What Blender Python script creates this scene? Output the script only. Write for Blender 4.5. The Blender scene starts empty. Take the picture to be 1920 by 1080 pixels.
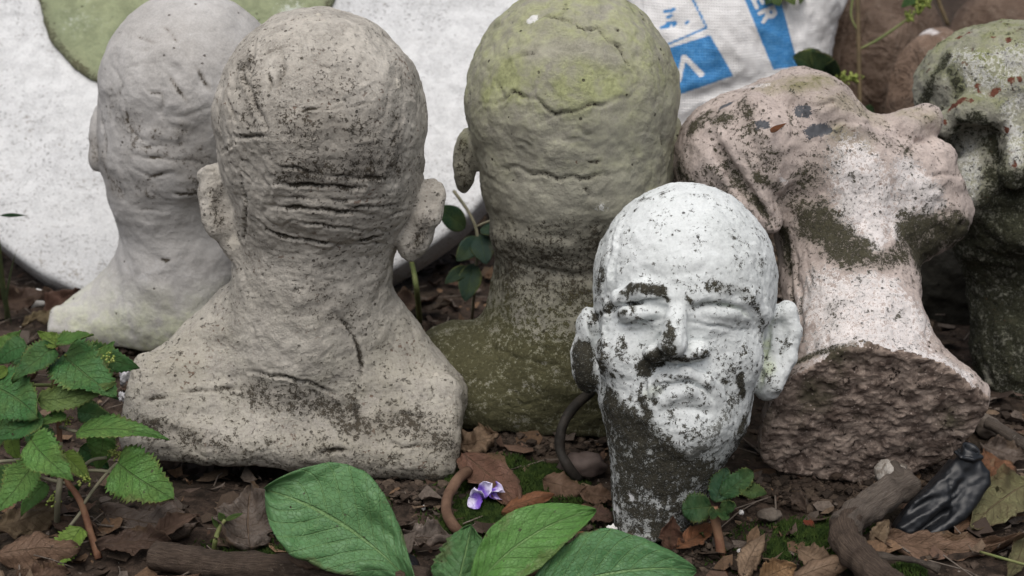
import bpy, math, random
import numpy as np
from mathutils import Vector, Matrix
from mathutils.bvhtree import BVHTree

S = bpy.context.scene
COL = S.collection
rnd = random.Random(7)

# ------------------------------------------------------------------ camera
F = 3000.0                       # focal length in pixels of the 1920 px photograph
PITCH = math.radians(20.0)
CAMZ = 0.678
CP, SP = math.cos(PITCH), math.sin(PITCH)
CAM = np.array([0.0, 0.0, CAMZ])
AX = np.array([1.0, 0.0, 0.0])
AU = np.array([0.0, SP, CP])
AF = np.array([0.0, CP, -SP])
cam_d = bpy.data.cameras.new('camera')
cam = bpy.data.objects.new('camera', cam_d)
COL.objects.link(cam)
cam.location = CAM
cam.rotation_euler = (math.radians(90) - PITCH, 0, 0)
cam_d.sensor_width = 36.0
cam_d.lens = F / 1920 * 36
cam_d.clip_start = 0.05
cam_d.clip_end = 500
cam_d.dof.use_dof = True
cam_d.dof.focus_distance = 1.40
cam_d.dof.aperture_fstop = 8.0
S.camera = cam

# ------------------------------------------------------------------ light: overcast, open shade
SUN_EL, SUN_AZ = math.radians(68), math.radians(190)     # azimuth clockwise from +Y, high and a little behind the camera
world = bpy.data.worlds.new('World')
S.world = world
world.use_nodes = True
wn, wl = world.node_tree.nodes, world.node_tree.links
wn.clear()
sky = wn.new('ShaderNodeTexSky')
sky.sky_type = 'NISHITA'
sky.sun_disc = False
sky.sun_elevation = SUN_EL
sky.sun_rotation = SUN_AZ
sky.air_density = 1.0
sky.dust_density = 6.0
sky.ozone_density = 1.0
hs = wn.new('ShaderNodeHueSaturation')
hs.inputs['Saturation'].default_value = 0.68            # cloud cover: the blue of the clear sky is mostly gone
bg = wn.new('ShaderNodeBackground')
bg.inputs['Strength'].default_value = 0.066
wo = wn.new('ShaderNodeOutputWorld')
wl.new(sky.outputs[0], hs.inputs['Color'])
wl.new(hs.outputs[0], bg.inputs['Color'])
wl.new(bg.outputs[0], wo.inputs[0])
sun_d = bpy.data.lights.new('sun', 'SUN')
sun_d.energy = 1.5
sun_d.angle = math.radians(75)
sun_d.color = (1.0, 0.975, 0.95)
sun = bpy.data.objects.new('sun', sun_d)
COL.objects.link(sun)
sdir = Vector((math.sin(SUN_AZ) * math.cos(SUN_EL), math.cos(SUN_AZ) * math.cos(SUN_EL), math.sin(SUN_EL)))
sun.rotation_euler = sdir.to_track_quat('Z', 'Y').to_euler()
sun.location = (0, 0, 5)
S.view_settings.view_transform = 'Standard'
S.view_settings.look = 'None'
S.view_settings.exposure = 0.45
S.view_settings.gamma = 1.0
S.view_settings.use_curve_mapping = False

# ------------------------------------------------------------------ helpers: points
def P(x, y, d):
    """world point seen at photograph pixel x, y at depth d (metres along the view axis)"""
    return CAM + d * ((x - 960) / F * AX + (540 - y) / F * AU + AF)

def G(x, y, h=0.0):
    """point at height h above the ground under photograph pixel x, y"""
    r = (x - 960) / F * AX + (540 - y) / F * AU + AF
    return CAM + r * ((h - CAMZ) / r[2])

def px(p):
    """pixel scale (metres per photograph pixel) at a world point"""
    return float(np.dot(np.asarray(p) - CAM, AF)) / F

def unit(v):
    v = np.asarray(v, float)
    return v / (np.linalg.norm(v) + 1e-12)

# ------------------------------------------------------------------ helpers: numpy noise
def _hash(ix, iy, iz, seed):
    h = (ix.astype(np.int64) * 374761393 + iy.astype(np.int64) * 668265263 + iz.astype(np.int64) * 2147483647 + seed * 974634777) & 0xffffffff
    h = ((h ^ (h >> 13)) * 1274126177) & 0xffffffff
    h = h ^ (h >> 16)
    return (h & 0xffff) / 32767.5 - 1.0

_gr = np.random.RandomState(5).normal(0, 1, (64, 3))
_gr /= np.linalg.norm(_gr, axis=1)[:, None]
_rot = np.array(Matrix.Rotation(0.7, 3, Vector((0.4, 0.7, 0.6)).normalized()))

def vnoise(p, seed=0):
    """gradient noise, about -1..1"""
    i = np.floor(p)
    f = p - i
    u = f * f * f * (f * (f * 6 - 15) + 10)
    i = i.astype(np.int64)
    r = 0
    for dx in (0, 1):
        for dy in (0, 1):
            for dz in (0, 1):
                w = (u[:, 0] if dx else 1 - u[:, 0]) * (u[:, 1] if dy else 1 - u[:, 1]) * (u[:, 2] if dz else 1 - u[:, 2])
                g = _gr[((_hash(i[:, 0] + dx, i[:, 1] + dy, i[:, 2] + dz, seed) + 1) * 31.99).astype(int) & 63]
                r = r + w * (g[:, 0] * (f[:, 0] - dx) + g[:, 1] * (f[:, 1] - dy) + g[:, 2] * (f[:, 2] - dz))
    return r * 1.5

def fbm(p, scale, octs=3, seed=0, gain=0.5):
    r, a = 0, 1.0
    p = (np.asarray(p, float) * scale) @ _rot
    for k in range(octs):
        r = r + a * vnoise(p + 17.3 * k, seed + k)
        p = (p * 2.03) @ _rot
        a *= gain
    return r

# ------------------------------------------------------------------ helpers: objects
def link(name, me, mat=None, parent=None, loc=None):
    o = bpy.data.objects.new(name, me)
    COL.objects.link(o)
    if mat is not None and me is not None:
        me.materials.clear()
        me.materials.append(mat)
    if parent is not None:
        o.parent = parent
    if loc is not None:
        o.location = loc
    return o

def tag(o, label=None, cat=None, group=None, kind=None):
    if label: o['label'] = label
    if cat: o['category'] = cat
    if group: o['group'] = group
    if kind: o['kind'] = kind
    return o

def thing(name, label, cat, loc, group=None):
    o = bpy.data.objects.new(name, None)
    o.empty_display_size = 0.02
    COL.objects.link(o)
    o.location = loc
    return tag(o, label, cat, group)

def mesh_np(name, V, Fs, smooth=True, attrs=None, uv=None):
    """V (n,3); Fs (m,k) array or list of arrays"""
    me = bpy.data.meshes.new(name)
    V = np.asarray(V, np.float32)
    if not isinstance(Fs, list):
        Fs = [Fs]
    Fs = [np.asarray(f, np.int32) for f in Fs if len(f)]
    me.vertices.add(len(V))
    me.vertices.foreach_set('co', V.ravel())
    nl = sum(f.size for f in Fs)
    npoly = sum(len(f) for f in Fs)
    me.loops.add(nl)
    me.polygons.add(npoly)
    vi = np.concatenate([f.ravel() for f in Fs])
    me.loops.foreach_set('vertex_index', vi)
    st = np.concatenate([np.full(len(f), f.shape[1], np.int32) for f in Fs])
    starts = np.concatenate([[0], np.cumsum(st)[:-1]]).astype(np.int32)
    me.polygons.foreach_set('loop_start', starts)
    me.update(calc_edges=True)
    me.polygons.foreach_set('use_smooth', np.full(npoly, smooth, bool))
    if attrs:
        for k, a in attrs.items():
            at = me.attributes.new(k, 'FLOAT_COLOR', 'POINT')
            at.data.foreach_set('color', np.asarray(a, np.float32).ravel())
    if uv is not None:
        ul = me.uv_layers.new(name='UVMap')
        ul.data.foreach_set('uv', np.asarray(uv, np.float32)[vi].ravel())
    return me

# ------------------------------------------------------------------ helpers: node materials
class NT:
    def __init__(self, name):
        self.m = bpy.data.materials.new(name)
        self.m.use_nodes = True
        self.n, self.l = self.m.node_tree.nodes, self.m.node_tree.links
        self.n.clear()
        self.out = self.n.new('ShaderNodeOutputMaterial')
        self.b = self.n.new('ShaderNodeBsdfPrincipled')
        self.l.new(self.b.outputs[0], self.out.inputs[0])
        self.tc = self.n.new('ShaderNodeTexCoord')
        self.obj = self.tc.outputs['Object']

    def set(self, sock, v):
        if hasattr(v, 'is_output'):
            self.l.new(v, sock)
        else:
            if isinstance(v, tuple) and len(v) == 3 and sock.type == 'RGBA':
                v = v + (1.0,)
            sock.default_value = v

    def noise(self, scale, detail=4, rough=0.55, vec=None, dist=0.0, color=False):
        t = self.n.new('ShaderNodeTexNoise')
        t.inputs['Scale'].default_value = scale
        t.inputs['Detail'].default_value = detail
        t.inputs['Roughness'].default_value = rough
        t.inputs['Distortion'].default_value = dist
        self.l.new(vec if vec is not None else self.obj, t.inputs['Vector'])
        return t.outputs['Color' if color else 'Fac']

    def voro(self, scale, feat='F1', vec=None, rand=1.0, out='Distance'):
        t = self.n.new('ShaderNodeTexVoronoi')
        t.feature = feat
        t.inputs['Scale'].default_value = scale
        t.inputs['Randomness'].default_value = rand
        self.l.new(vec if vec is not None else self.obj, t.inputs['Vector'])
        return t.outputs[out]

    def mapping(self, scale=(1, 1, 1), rot=(0, 0, 0), loc=(0, 0, 0), vec=None):
        t = self.n.new('ShaderNodeMapping')
        t.inputs['Scale'].default_value = scale
        t.inputs['Rotation'].default_value = rot
        t.inputs['Location'].default_value = loc
        self.l.new(vec if vec is not None else self.obj, t.inputs['Vector'])
        return t.outputs[0]

    def math(self, op, a, b=0.0, c=0.0, clamp=False):
        t = self.n.new('ShaderNodeMath')
        t.operation = op
        t.use_clamp = clamp
        self.set(t.inputs[0], a)
        self.set(t.inputs[1], b)
        self.set(t.inputs[2], c)
        return t.outputs[0]

    def step(self, v, lo, hi, a=0.0, b=1.0):
        t = self.n.new('ShaderNodeMapRange')
        t.interpolation_type = 'SMOOTHSTEP'
        self.set(t.inputs['Value'], v)
        t.inputs['From Min'].default_value = lo
        t.inputs['From Max'].default_value = hi
        t.inputs['To Min'].default_value = a
        t.inputs['To Max'].default_value = b
        return t.outputs[0]

    def mix(self, fac, a, b, mode='MIX'):
        t = self.n.new('ShaderNodeMix')
        t.data_type = 'RGBA'
        t.blend_type = mode
        self.set(t.inputs[0], fac)
        self.set(t.inputs[6], a)
        self.set(t.inputs[7], b)
        return t.outputs[2]

    def attr(self, name):
        t = self.n.new('ShaderNodeAttribute')
        t.attribute_name = name
        s = self.n.new('ShaderNodeSeparateColor')
        self.l.new(t.outputs['Color'], s.inputs[0])
        return s.outputs[0], s.outputs[1], s.outputs[2], t.outputs['Alpha']

    def sep(self, v):
        s = self.n.new('ShaderNodeSeparateXYZ')
        self.l.new(v, s.inputs[0])
        return s.outputs

    def bump(self, h, dist=0.001, strength=1.0, prev=None):
        t = self.n.new('ShaderNodeBump')
        t.inputs['Distance'].default_value = dist
        t.inputs['Strength'].default_value = strength
        self.set(t.inputs['Height'], h)
        if prev is not None:
            self.l.new(prev, t.inputs['Normal'])
        return t.outputs[0]

    def fin(self, color, rough=0.9, spec=0.25, normal=None, **kw):
        self.set(self.b.inputs['Base Color'], color)
        self.set(self.b.inputs['Roughness'], rough)
        self.set(self.b.inputs['Specular IOR Level'], spec)
        if normal is not None:
            self.l.new(normal, self.b.inputs['Normal'])
        for k, v in kw.items():
            self.set(self.b.inputs[k.replace('_', ' ')], v)
        return self.m

def stone(name, A, B, dark=(0.035, 0.032, 0.026), green=(0.16, 0.19, 0.06), light=(0.6, 0.6, 0.57), patch=(0.1, 0.1, 0.11),
          speck=0.66, speck_c=(0.05, 0.045, 0.035), speck_s=130, streak=0.25, bump=0.0012, dn=0.9, dlo=0.42, dhi=0.62, mott=0.35, rough=0.92,
          wash=0.6, grain=520, rust=(0.15, 0.085, 0.055), pits=0.8, drip=0.0, paint=0.0):
    """cast cement / plaster with stains driven by the mk attribute: r dark growth, g algae, b bare pale, a patches"""
    t = NT(name)
    r, g, b, a = t.attr('mk')
    n1 = t.noise(9, 5, 0.6)
    n2 = t.noise(55, 7, 0.62, dist=0.4)
    n3 = t.noise(240, 5, 0.65)
    n4 = t.noise(grain, 3, 0.7)
    st = t.noise(38, 5, 0.6, vec=t.mapping((0.35, 0.35, 1.7)))
    c = t.mix(t.step(n1, 0.35, 0.68), A, B)
    c = t.mix(t.math('MULTIPLY', t.step(st, 0.45, 0.75), streak), c, tuple(x * 0.55 for x in A))
    c = t.mix(t.math('MULTIPLY', t.step(n2, 0.62, 0.36), mott), c, tuple(x * 0.55 for x in B))
    c = t.mix(t.math('MULTIPLY', t.step(n4, 0.40, 0.62), 0.22), c, tuple(min(1, x * 1.35) for x in A))
    gf = t.math('MULTIPLY', g, t.step(t.math('ADD', n2, t.math('MULTIPLY', n1, 0.6)), 0.55, 1.02))
    c = t.mix(gf, c, t.mix(t.step(n3, 0.3, 0.7), green, tuple(x * 1.5 for x in green)))
    n5 = t.noise(900, 2, 0.7)
    nn = t.math('ADD', t.math('MULTIPLY', t.math('SUBTRACT', n2, 0.5), dn * 0.8), t.math('MULTIPLY', t.math('SUBTRACT', n3, 0.5), dn * 1.2))
    nn = t.math('ADD', nn, t.math('MULTIPLY', t.math('SUBTRACT', n5, 0.5), dn * 0.9))
    if drip:
        nn = t.math('ADD', nn, t.math('MULTIPLY', t.math('SUBTRACT', t.noise(95, 5, 0.65, vec=t.mapping((1, 1, 0.22))), 0.5), drip))
    bf = t.step(t.math('ADD', b, nn), dlo, dhi)
    c = t.mix(bf, c, t.mix(t.step(n2, 0.3, 0.7), light, tuple(x * 0.86 for x in light)))
    sp = t.step(t.noise(speck_s, 3, 0.6, vec=t.mapping((1, 1, 1.35), loc=(3.1, 1.7, 0.4))), speck, speck + 0.05)
    sp = t.math('MULTIPLY', sp, t.step(n1, 0.32, 0.6))
    c = t.mix(t.math('MULTIPLY', sp, 0.8), c, t.mix(t.step(t.noise(21, 3, 0.6), 0.5, 0.62), speck_c, rust))
    pv = t.voro(75, rand=1.0)
    pc = t.step(pv, 0.13, 0.08)
    pc = t.math('MULTIPLY', pc, t.step(t.noise(33, 2, 0.5, vec=t.mapping(loc=(5, 2, 1))), 0.50, 0.58))
    c = t.mix(t.math('MULTIPLY', pc, pits), c, tuple(x * 1.3 for x in dark))
    wf = t.step(t.math('ADD', r, t.math('ADD', t.math('MULTIPLY', t.math('SUBTRACT', n2, 0.5), 0.9), t.math('MULTIPLY', t.math('SUBTRACT', n1, 0.5), 0.5))), 0.06, 0.85)
    c = t.mix(t.math('MULTIPLY', wf, wash), c, tuple(min(0.3, x * 3.0) for x in dark))
    df = t.step(t.math('ADD', r, nn), dlo, dhi)
    c = t.mix(t.math('MULTIPLY', df, t.step(n5, 0.70, 0.60, 0.30, 0.985)), c, t.mix(t.step(t.math('ADD', t.math('MULTIPLY', n3, 0.6), t.math('MULTIPLY', n2, 0.5)), 0.40, 0.72), tuple(x * 0.75 for x in dark), tuple(x * y for x, y in zip(dark, (2.0, 1.9, 1.75)))))
    pf = t.step(t.math('ADD', a, t.math('MULTIPLY', nn, 0.8)), 0.46, 0.54)
    c = t.mix(pf, c, patch)
    h = t.math('ADD', t.math('MULTIPLY', n2, 1.0), t.math('MULTIPLY', n3, 0.45))
    h = t.math('ADD', h, t.math('MULTIPLY', n4, 0.30))
    h = t.math('MULTIPLY', h, t.step(t.noise(16, 4, 0.6, vec=t.mapping(loc=(1, 7, 3))), 0.36, 0.66, 0.30, 1.35))
    h = t.math('SUBTRACT', h, t.math('MULTIPLY', pc, pits * 0.9))
    h = t.math('SUBTRACT', h, t.math('MULTIPLY', sp, 0.25))
    h = t.math('ADD', h, t.math('MULTIPLY', df, t.math('MULTIPLY', n4, 0.5)))
    if paint:
        h = t.math('ADD', h, t.math('MULTIPLY', df, -paint))
    return t.fin(c, rough, 0.2, t.bump(h, bump * 2.2))

# ------------------------------------------------------------------ helpers: sculpting by distance fields
def smin(a, b, k):
    if k <= 0: return np.minimum(a, b)
    h = np.clip(0.5 + 0.5 * (b - a) / k, 0, 1)
    return b + (a - b) * h - k * h * (1 - h)

def rotm(rx=0, ry=0, rz=0):
    return np.array((Matrix.Rotation(math.radians(rz), 3, 'Z') @ Matrix.Rotation(math.radians(ry), 3, 'Y') @ Matrix.Rotation(math.radians(rx), 3, 'X')))

DEPTH = 0.62
class Sculpt:
    """A body modelled in a right / down / towards frame whose unit is one photograph pixel at depth d0, then set into the world by a rigid move."""
    def __init__(self, d0, vox):
        self.d0, self.s, self.vox = d0, d0 / F, vox
        self.ops = []
        self.bb = []

    def c(self, x, y, w):
        k = 1 - w / F
        return np.array([960 + (x - 960) * k, 540 + (y - 540) * k, w], np.float32), k

    def ell(self, part, x, y, w, r, k=20, rot=None, sub=False):
        c, q = self.c(x, y, w)
        r = np.array(r, np.float32) * q
        R = rotm(*rot).astype(np.float32) if rot else None
        def f(p):
            v = p - c
            if R is not None: v = v @ R
            v1 = v / r
            k0 = np.sqrt((v1 * v1).sum(1))
            v2 = v1 / r
            k1 = np.sqrt((v2 * v2).sum(1)) + 1e-9
            return k0 * (k0 - 1) / k1
        self.ops.append((part, f, k, sub))
        if not sub:
            m = max(r) if rot else r
            self.bb.append((c - m, c + m))

    def cone(self, part, a, b, ra, rb, k=20, sub=False):
        a, qa = self.c(*a)
        b, qb = self.c(*b)
        ra, rb = ra * qa, rb * qb
        ba = b - a
        l2 = float(ba @ ba)
        def f(p):
            v = p - a
            h = np.clip((v @ ba) / l2, 0, 1)
            d = v - h[:, None] * ba
            return np.sqrt((d * d).sum(1)) - (ra + (rb - ra) * h)
        self.ops.append((part, f, k, sub))
        if not sub:
            self.bb.append((np.minimum(a - ra, b - rb), np.maximum(a + ra, b + rb)))

    def path(self, part, pts, r, k=8, sub=False):
        for a, b in zip(pts[:-1], pts[1:]):
            self.cone(part, a[:3], b[:3], a[3] if len(a) > 3 else r, b[3] if len(b) > 3 else r, k, sub)

    def box(self, part, x, y, w, half, rad, k=20, rot=None, sub=False):
        c, q = self.c(x, y, w)
        h = np.array(half, np.float32) * q - rad
        R = rotm(*rot).astype(np.float32) if rot else np.eye(3, dtype=np.float32)
        def f(p):
            v = np.abs((p - c) @ R) - h
            return np.sqrt((np.maximum(v, 0) ** 2).sum(1)) + np.minimum(v.max(1), 0) - rad
        self.ops.append((part, f, k, sub))
        if not sub:
            m = np.abs(R) @ (h + rad)
            self.bb.append((c - m, c + m))

    def plane(self, x, y, w, n, k=6):
        """cut away everything on the side n points to"""
        c, _ = self.c(x, y, w)
        n = unit(n).astype(np.float32)
        self.ops.append((None, lambda p: -((p - c) @ n), k, True))

    def field(self, p):
        d = None
        for part, f, k, sub in self.ops:
            e = f(p)
            if d is None: d = e
            elif sub: d = -smin(-d, e, k)
            else: d = smin(d, e, k)
        return d

    def world(self, q):
        s = self.s
        return CAM + ((q[:, 0:1] - 960) * s) * AX + ((540 - q[:, 1:2]) * s) * AU + (self.d0 - q[:, 2:3] * s) * AF

    def mesh(self, lump=(3.0, 1 / 60.0), mid=(1.2, 1 / 18.0), fine=(0.6, 1 / 7.0), seed=1, strokes=(), masks=None, depth=1.0, crease=(0, 40.0), brush=0.0, stain=1.0, wav=1.5):
        vx = self.vox
        lo = np.min([b[0] for b in self.bb], 0) - 4 * vx - 10
        hi = np.max([b[1] for b in self.bb], 0) + 4 * vx + 10
        m = 3
        cn = np.ceil((hi - lo) / (vx * m)).astype(int)
        gx = [lo[i] + vx * m * (np.arange(cn[i]) + (m - 1) / (2 * m)) for i in range(3)]
        X = np.stack(np.meshgrid(*gx, indexing='ij'), -1).reshape(-1, 3).astype(np.float32)
        Dc = self.field(X).reshape(cn)
        D = Dc.repeat(m, 0).repeat(m, 1).repeat(m, 2).astype(np.float32)
        near = (np.abs(D) < vx * m * 2.2)
        idx = np.argwhere(near)
        pts = (lo + vx * idx).astype(np.float32)
        D[near] = self.field(pts)
        # surface nets
        sg = D < 0
        n = D.shape
        cnt = np.zeros((n[0] - 1, n[1] - 1, n[2] - 1), np.int8)
        offs = [(i, j, k) for i in (0, 1) for j in (0, 1) for k in (0, 1)]
        for i, j, k in offs:
            cnt += sg[i:n[0] - 1 + i, j:n[1] - 1 + j, k:n[2] - 1 + k]
        act = np.argwhere((cnt > 0) & (cnt < 8))
        vals = np.stack([D[act[:, 0] + i, act[:, 1] + j, act[:, 2] + k] for i, j, k in offs], 1)
        acc = np.zeros((len(act), 3), np.float32)
        num = np.zeros(len(act), np.float32)
        O = np.array(offs, np.float32)
        for a in range(8):
            for b in range(a + 1, 8):
                if np.abs(O[a] - O[b]).sum() != 1: continue
                va, vb = vals[:, a], vals[:, b]
                cr = (va < 0) != (vb < 0)
                t = va / np.where(cr, va - vb, 1)
                acc += np.where(cr[:, None], O[a] + t[:, None] * (O[b] - O[a]), 0)
                num += cr
        V = lo + vx * (act + acc / num[:, None])
        ids = np.full(cnt.shape, -1, np.int32)
        ids[act[:, 0], act[:, 1], act[:, 2]] = np.arange(len(act))
        Fq = []
        for ax in range(3):
            o1, o2 = [(1, 2), (2, 0), (0, 1)][ax]
            sl = [slice(0, n[i] - 1) for i in range(3)]
            sa = [slice(0, n[i]) for i in range(3)]
            s0 = list(sa); s0[ax] = slice(0, n[ax] - 1)
            s1 = list(sa); s1[ax] = slice(1, n[ax])
            fl = sg[tuple(s0)] != sg[tuple(s1)]
            e = np.argwhere(fl)
            ok = (e[:, o1] > 0) & (e[:, o2] > 0) & (e[:, o1] < n[o1] - 1) & (e[:, o2] < n[o2] - 1)
            e = e[ok]
            d1 = np.zeros(3, int); d1[o1] = 1
            d2 = np.zeros(3, int); d2[o2] = 1
            q = [ids[tuple((e - x).T)] for x in (d1 + d2, d2, np.zeros(3, int), d1)]
            q = np.stack(q, 1)
            rev = ~sg[tuple(e.T)]
            q[rev] = q[rev][:, ::-1]
            Fq.append(q)
        Fq = np.concatenate(Fq)
        Fq = Fq[(Fq >= 0).all(1)]
        V = V.astype(np.float32)
        eps = vx * 0.25
        for _ in range(2):
            d = self.field(V)
            g = np.stack([self.field(V + np.eye(3, dtype=np.float32)[i] * eps) - d for i in range(3)], 1) / eps
            st = d[:, None] * g / ((g * g).sum(1)[:, None] + 1e-6)
            l = np.sqrt((st * st).sum(1))[:, None]
            V = V - st * np.minimum(1, vx * 0.6 / (l + 1e-6))
        self.V = V
        N = self.normals(V, Fq)
        if ((V - V.mean(0)) * N).sum() < 0:
            Fq = Fq[:, ::-1]; N = -N
        Vb = V.copy()
        disp = lump[0] * fbm(V, lump[1], 3, seed) + mid[0] * fbm(V, mid[1], 3, seed + 11) + fine[0] * fbm(V, fine[1], 2, seed + 23)
        if crease[0]:
            wp = V + 9 * np.stack([vnoise(V / 30.0, 301), vnoise(V / 30.0, 302), vnoise(V / 30.0, 303)], 1)
            rd = 1 - np.abs(vnoise((wp / crease[1]) @ _rot, seed + 31)) * 2.6
            disp = disp - crease[0] * np.clip(rd, 0, 1) ** 5 * np.clip(0.5 + 1.4 * vnoise(V / 90.0, seed + 37), 0, 1.6)
        if brush:
            disp = disp + brush * fbm(V * np.array([0.22, 1.0, 0.35]), 1 / 7.0, 2, seed + 41)
        V = V + N * disp[:, None]
        # labels
        fc = Vb[Fq].mean(1)
        parts = []
        best = None
        for part, f, k, sub in self.ops:
            if sub: continue
            if part not in parts: parts.append(part)
        dist = np.full((len(parts), len(fc)), 1e9, np.float32)
        for part, f, k, sub in self.ops:
            if sub: continue
            i = parts.index(part)
            dist[i] = np.minimum(dist[i], f(fc))
        lab = dist.argmin(0)
        # carve strokes in 3D: polylines are first laid onto the surface
        W = self.world(V)
        flip = self._vol(W, Fq) < 0
        if flip: Fq = Fq[:, ::-1]
        N = self.normals(W, Fq)
        bvh = BVHTree.FromPolygons([tuple(x) for x in W.tolist()], Fq.tolist())
        mk = np.zeros((len(W), 4), np.float32)
        if masks is not None:
            masks(mk, W, N, V)
        off = np.zeros(len(W), np.float32)
        jit = fbm(V, 1 / 34.0, 2, seed + 5)
        org = Vector(CAM)
        for stt in strokes:
            pts, wd, dep = stt[0], stt[1], stt[2]
            if dep:
                dep *= DEPTH * depth
                if wd < 9 and dep > 0: wd *= 0.72
            ch = stt[3] if len(stt) > 3 else {}
            if not isinstance(pts, list): pts = [pts]
            smp = []
            stp = max(3.0, min(wd * 0.5, 8))
            for i in range(len(pts)):
                if i == 0: smp.append(pts[0])
                else:
                    a, b = np.array(pts[i - 1]), np.array(pts[i])
                    nn = max(1, int(np.linalg.norm(b - a) / stp))
                    smp += [tuple(a + (b - a) * (j + 1) / nn) for j in range(nn)]
            hp, hw = [], []
            for i, (x, y) in enumerate(smp):
                if len(smp) > 3 and wd < 9:
                    x += 1.0 * math.sin(i * 1.7 + x) + 1.6 * math.sin(i * 0.31 + smp[0][1]); y += 0.7 * math.sin(i * 1.13 + y) + wav * math.sin(i * 0.37 + smp[0][0])
                h = bvh.ray_cast(org, Vector(unit((x - 960) / F * AX + (540 - y) / F * AU + AF)))
                if h[0] is not None:
                    hp.append(h[0])
                    e = i / max(1, len(smp) - 1)
                    hw.append(1.0 if dep == 0 or len(smp) < 4 else min(1.0, 0.25 + 3.0 * min(e, 1 - e)) * (0.8 + 0.2 * math.sin(i * 0.23 + smp[0][0])))
            if not hp: continue
            hp = np.array(hp)
            wm = wd * self.s
            R = wm * (1.0 if dep == 0 else 3.2)
            sel = np.where(((W > hp.min(0) - R) & (W < hp.max(0) + R)).all(1))[0]
            if not len(sel): continue
            dd = np.full(len(sel), 1e9)
            ww = np.ones(len(sel))
            for h, w_ in zip(hp, hw):
                d2 = ((W[sel] - h) ** 2).sum(1)
                ww = np.where(d2 < dd, w_, ww)
                dd = np.minimum(dd, d2)
            dd = np.sqrt(dd) / wm
            if dep:
                pr = np.exp(-dd ** 2 * 1.6)
                off[sel] += -dep * ww * self.s * pr * np.clip(1 + 0.35 * jit[sel], 0.5, 1.4) + 0.12 * dep * self.s * np.exp(-((dd - 1.7) / 0.8) ** 2)
                fall = np.exp(-dd ** 2 * 0.8) * ww
            else:
                fall = np.clip(1.15 - dd, 0, 1)
                fall = fall * fall * (3 - 2 * fall)
            for cname, am in ch.items():
                if dep and am > 0: am *= stain
                j = 'rgba'.index(cname)
                if am < 0: mk[sel, j] *= 1 + am * fall
                else: mk[sel, j] = np.maximum(mk[sel, j], am * fall)
        W = W + N * off[:, None]
        self.W, self.Fq, self.N, self.mk, self.parts, self.lab = W, Fq, self.normals(W, Fq), mk, parts, lab
        return self

    @staticmethod
    def _vol(W, Fq):
        c = W.mean(0)
        a, b, d = W[Fq[:, 0]] - c, W[Fq[:, 1]] - c, W[Fq[:, 2]] - c
        return (np.cross(a, b) * d).sum()

    @staticmethod
    def normals(V, Fq):
        fn = np.cross(V[Fq[:, 2]] - V[Fq[:, 0]], V[Fq[:, 3]] - V[Fq[:, 1]])
        N = np.zeros_like(V)
        for i in range(4):
            for j in range(3):
                N[:, j] += np.bincount(Fq[:, i], fn[:, j], len(V))
        return N / (np.linalg.norm(N, axis=1)[:, None] + 1e-12)

    def build(self, root, mats, default, rename=None):
        """one mesh object per part, cut out of the same surface, all children of root"""
        loc = np.array(root.location)
        for i, part in enumerate(self.parts):
            fs = self.Fq[self.lab == i]
            if not len(fs): continue
            # mirrored parts given as ear#1 are objects of their own
            used, inv = np.unique(fs, return_inverse=True)
            me = mesh_np(part.split('#')[0], self.W[used] - loc, inv.reshape(fs.shape), True, {'mk': self.mk[used]})
            me.normals_split_custom_set_from_vertices([tuple(x) for x in self.N[used].tolist()])
            link(part.split('#')[0], me, mats.get(part, default), root)

def chain(*p):
    return [tuple(q) for q in p]
# ================================================================== ground
DIP = G(430, 880) + np.array([0, 0.05, 0])
def ground_h(x, y):
    p = np.stack([np.asarray(x, float), np.asarray(y, float), np.zeros(np.shape(x))], -1).reshape(-1, 3)
    fade = np.clip(1.5 - np.abs(p[:, 1] - 1.5) / 3, 0, 1)
    dip = -0.030 * np.exp(-(((p[:, 0] - DIP[0]) / 0.13) ** 2 + ((p[:, 1] - DIP[1]) / 0.055) ** 2))
    return dip + (0.006 * fbm(p, 7, 2, 70) + 0.004 * fbm(p, 26, 3, 71) + 0.0016 * fbm(p, 110, 2, 72)) * fade - 0.004

t_ = NT('soil')
n1 = t_.noise(10, 6, 0.65)
n2 = t_.noise(70, 7, 0.7)
n3 = t_.noise(400, 4, 0.7)
c = t_.mix(t_.step(n2, 0.35, 0.68), (0.022, 0.016, 0.012), (0.085, 0.060, 0.045))
c = t_.mix(t_.math('MULTIPLY', t_.step(n1, 0.5, 0.7), 0.6), c, (0.05, 0.044, 0.028))
c = t_.mix(t_.step(n3, 0.66, 0.74), c, (0.16, 0.12, 0.09))
M_soil = t_.fin(c, 0.95, 0.2, t_.bump(t_.math('ADD', n2, t_.math('MULTIPLY', n3, 0.5)), 0.004))

def grid_axis(lo, hi, step, far):
    a = list(np.arange(lo, hi + 1e-6, step))
    s = step
    while a[-1] < far: s *= 1.35; a.append(a[-1] + s)
    s = step
    while a[0] > -far: s *= 1.35; a.insert(0, a[0] - s)
    return np.array(a)
gx_, gy_ = grid_axis(-0.75, 0.75, 0.005, 150), grid_axis(1.1, 2.1, 0.005, 150)
GX, GY = np.meshgrid(gx_, gy_, indexing='ij')
V = np.stack([GX.ravel(), GY.ravel(), ground_h(GX.ravel(), GY.ravel())], 1)
nx, ny = len(gx_), len(gy_)
I = np.arange(nx * ny).reshape(nx, ny)
Q = np.stack([I[:-1, :-1], I[1:, :-1], I[1:, 1:], I[:-1, 1:]], -1).reshape(-1, 4)
o = link('ground', mesh_np('ground', V, Q), M_soil)
tag(o, kind='structure')

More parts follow.
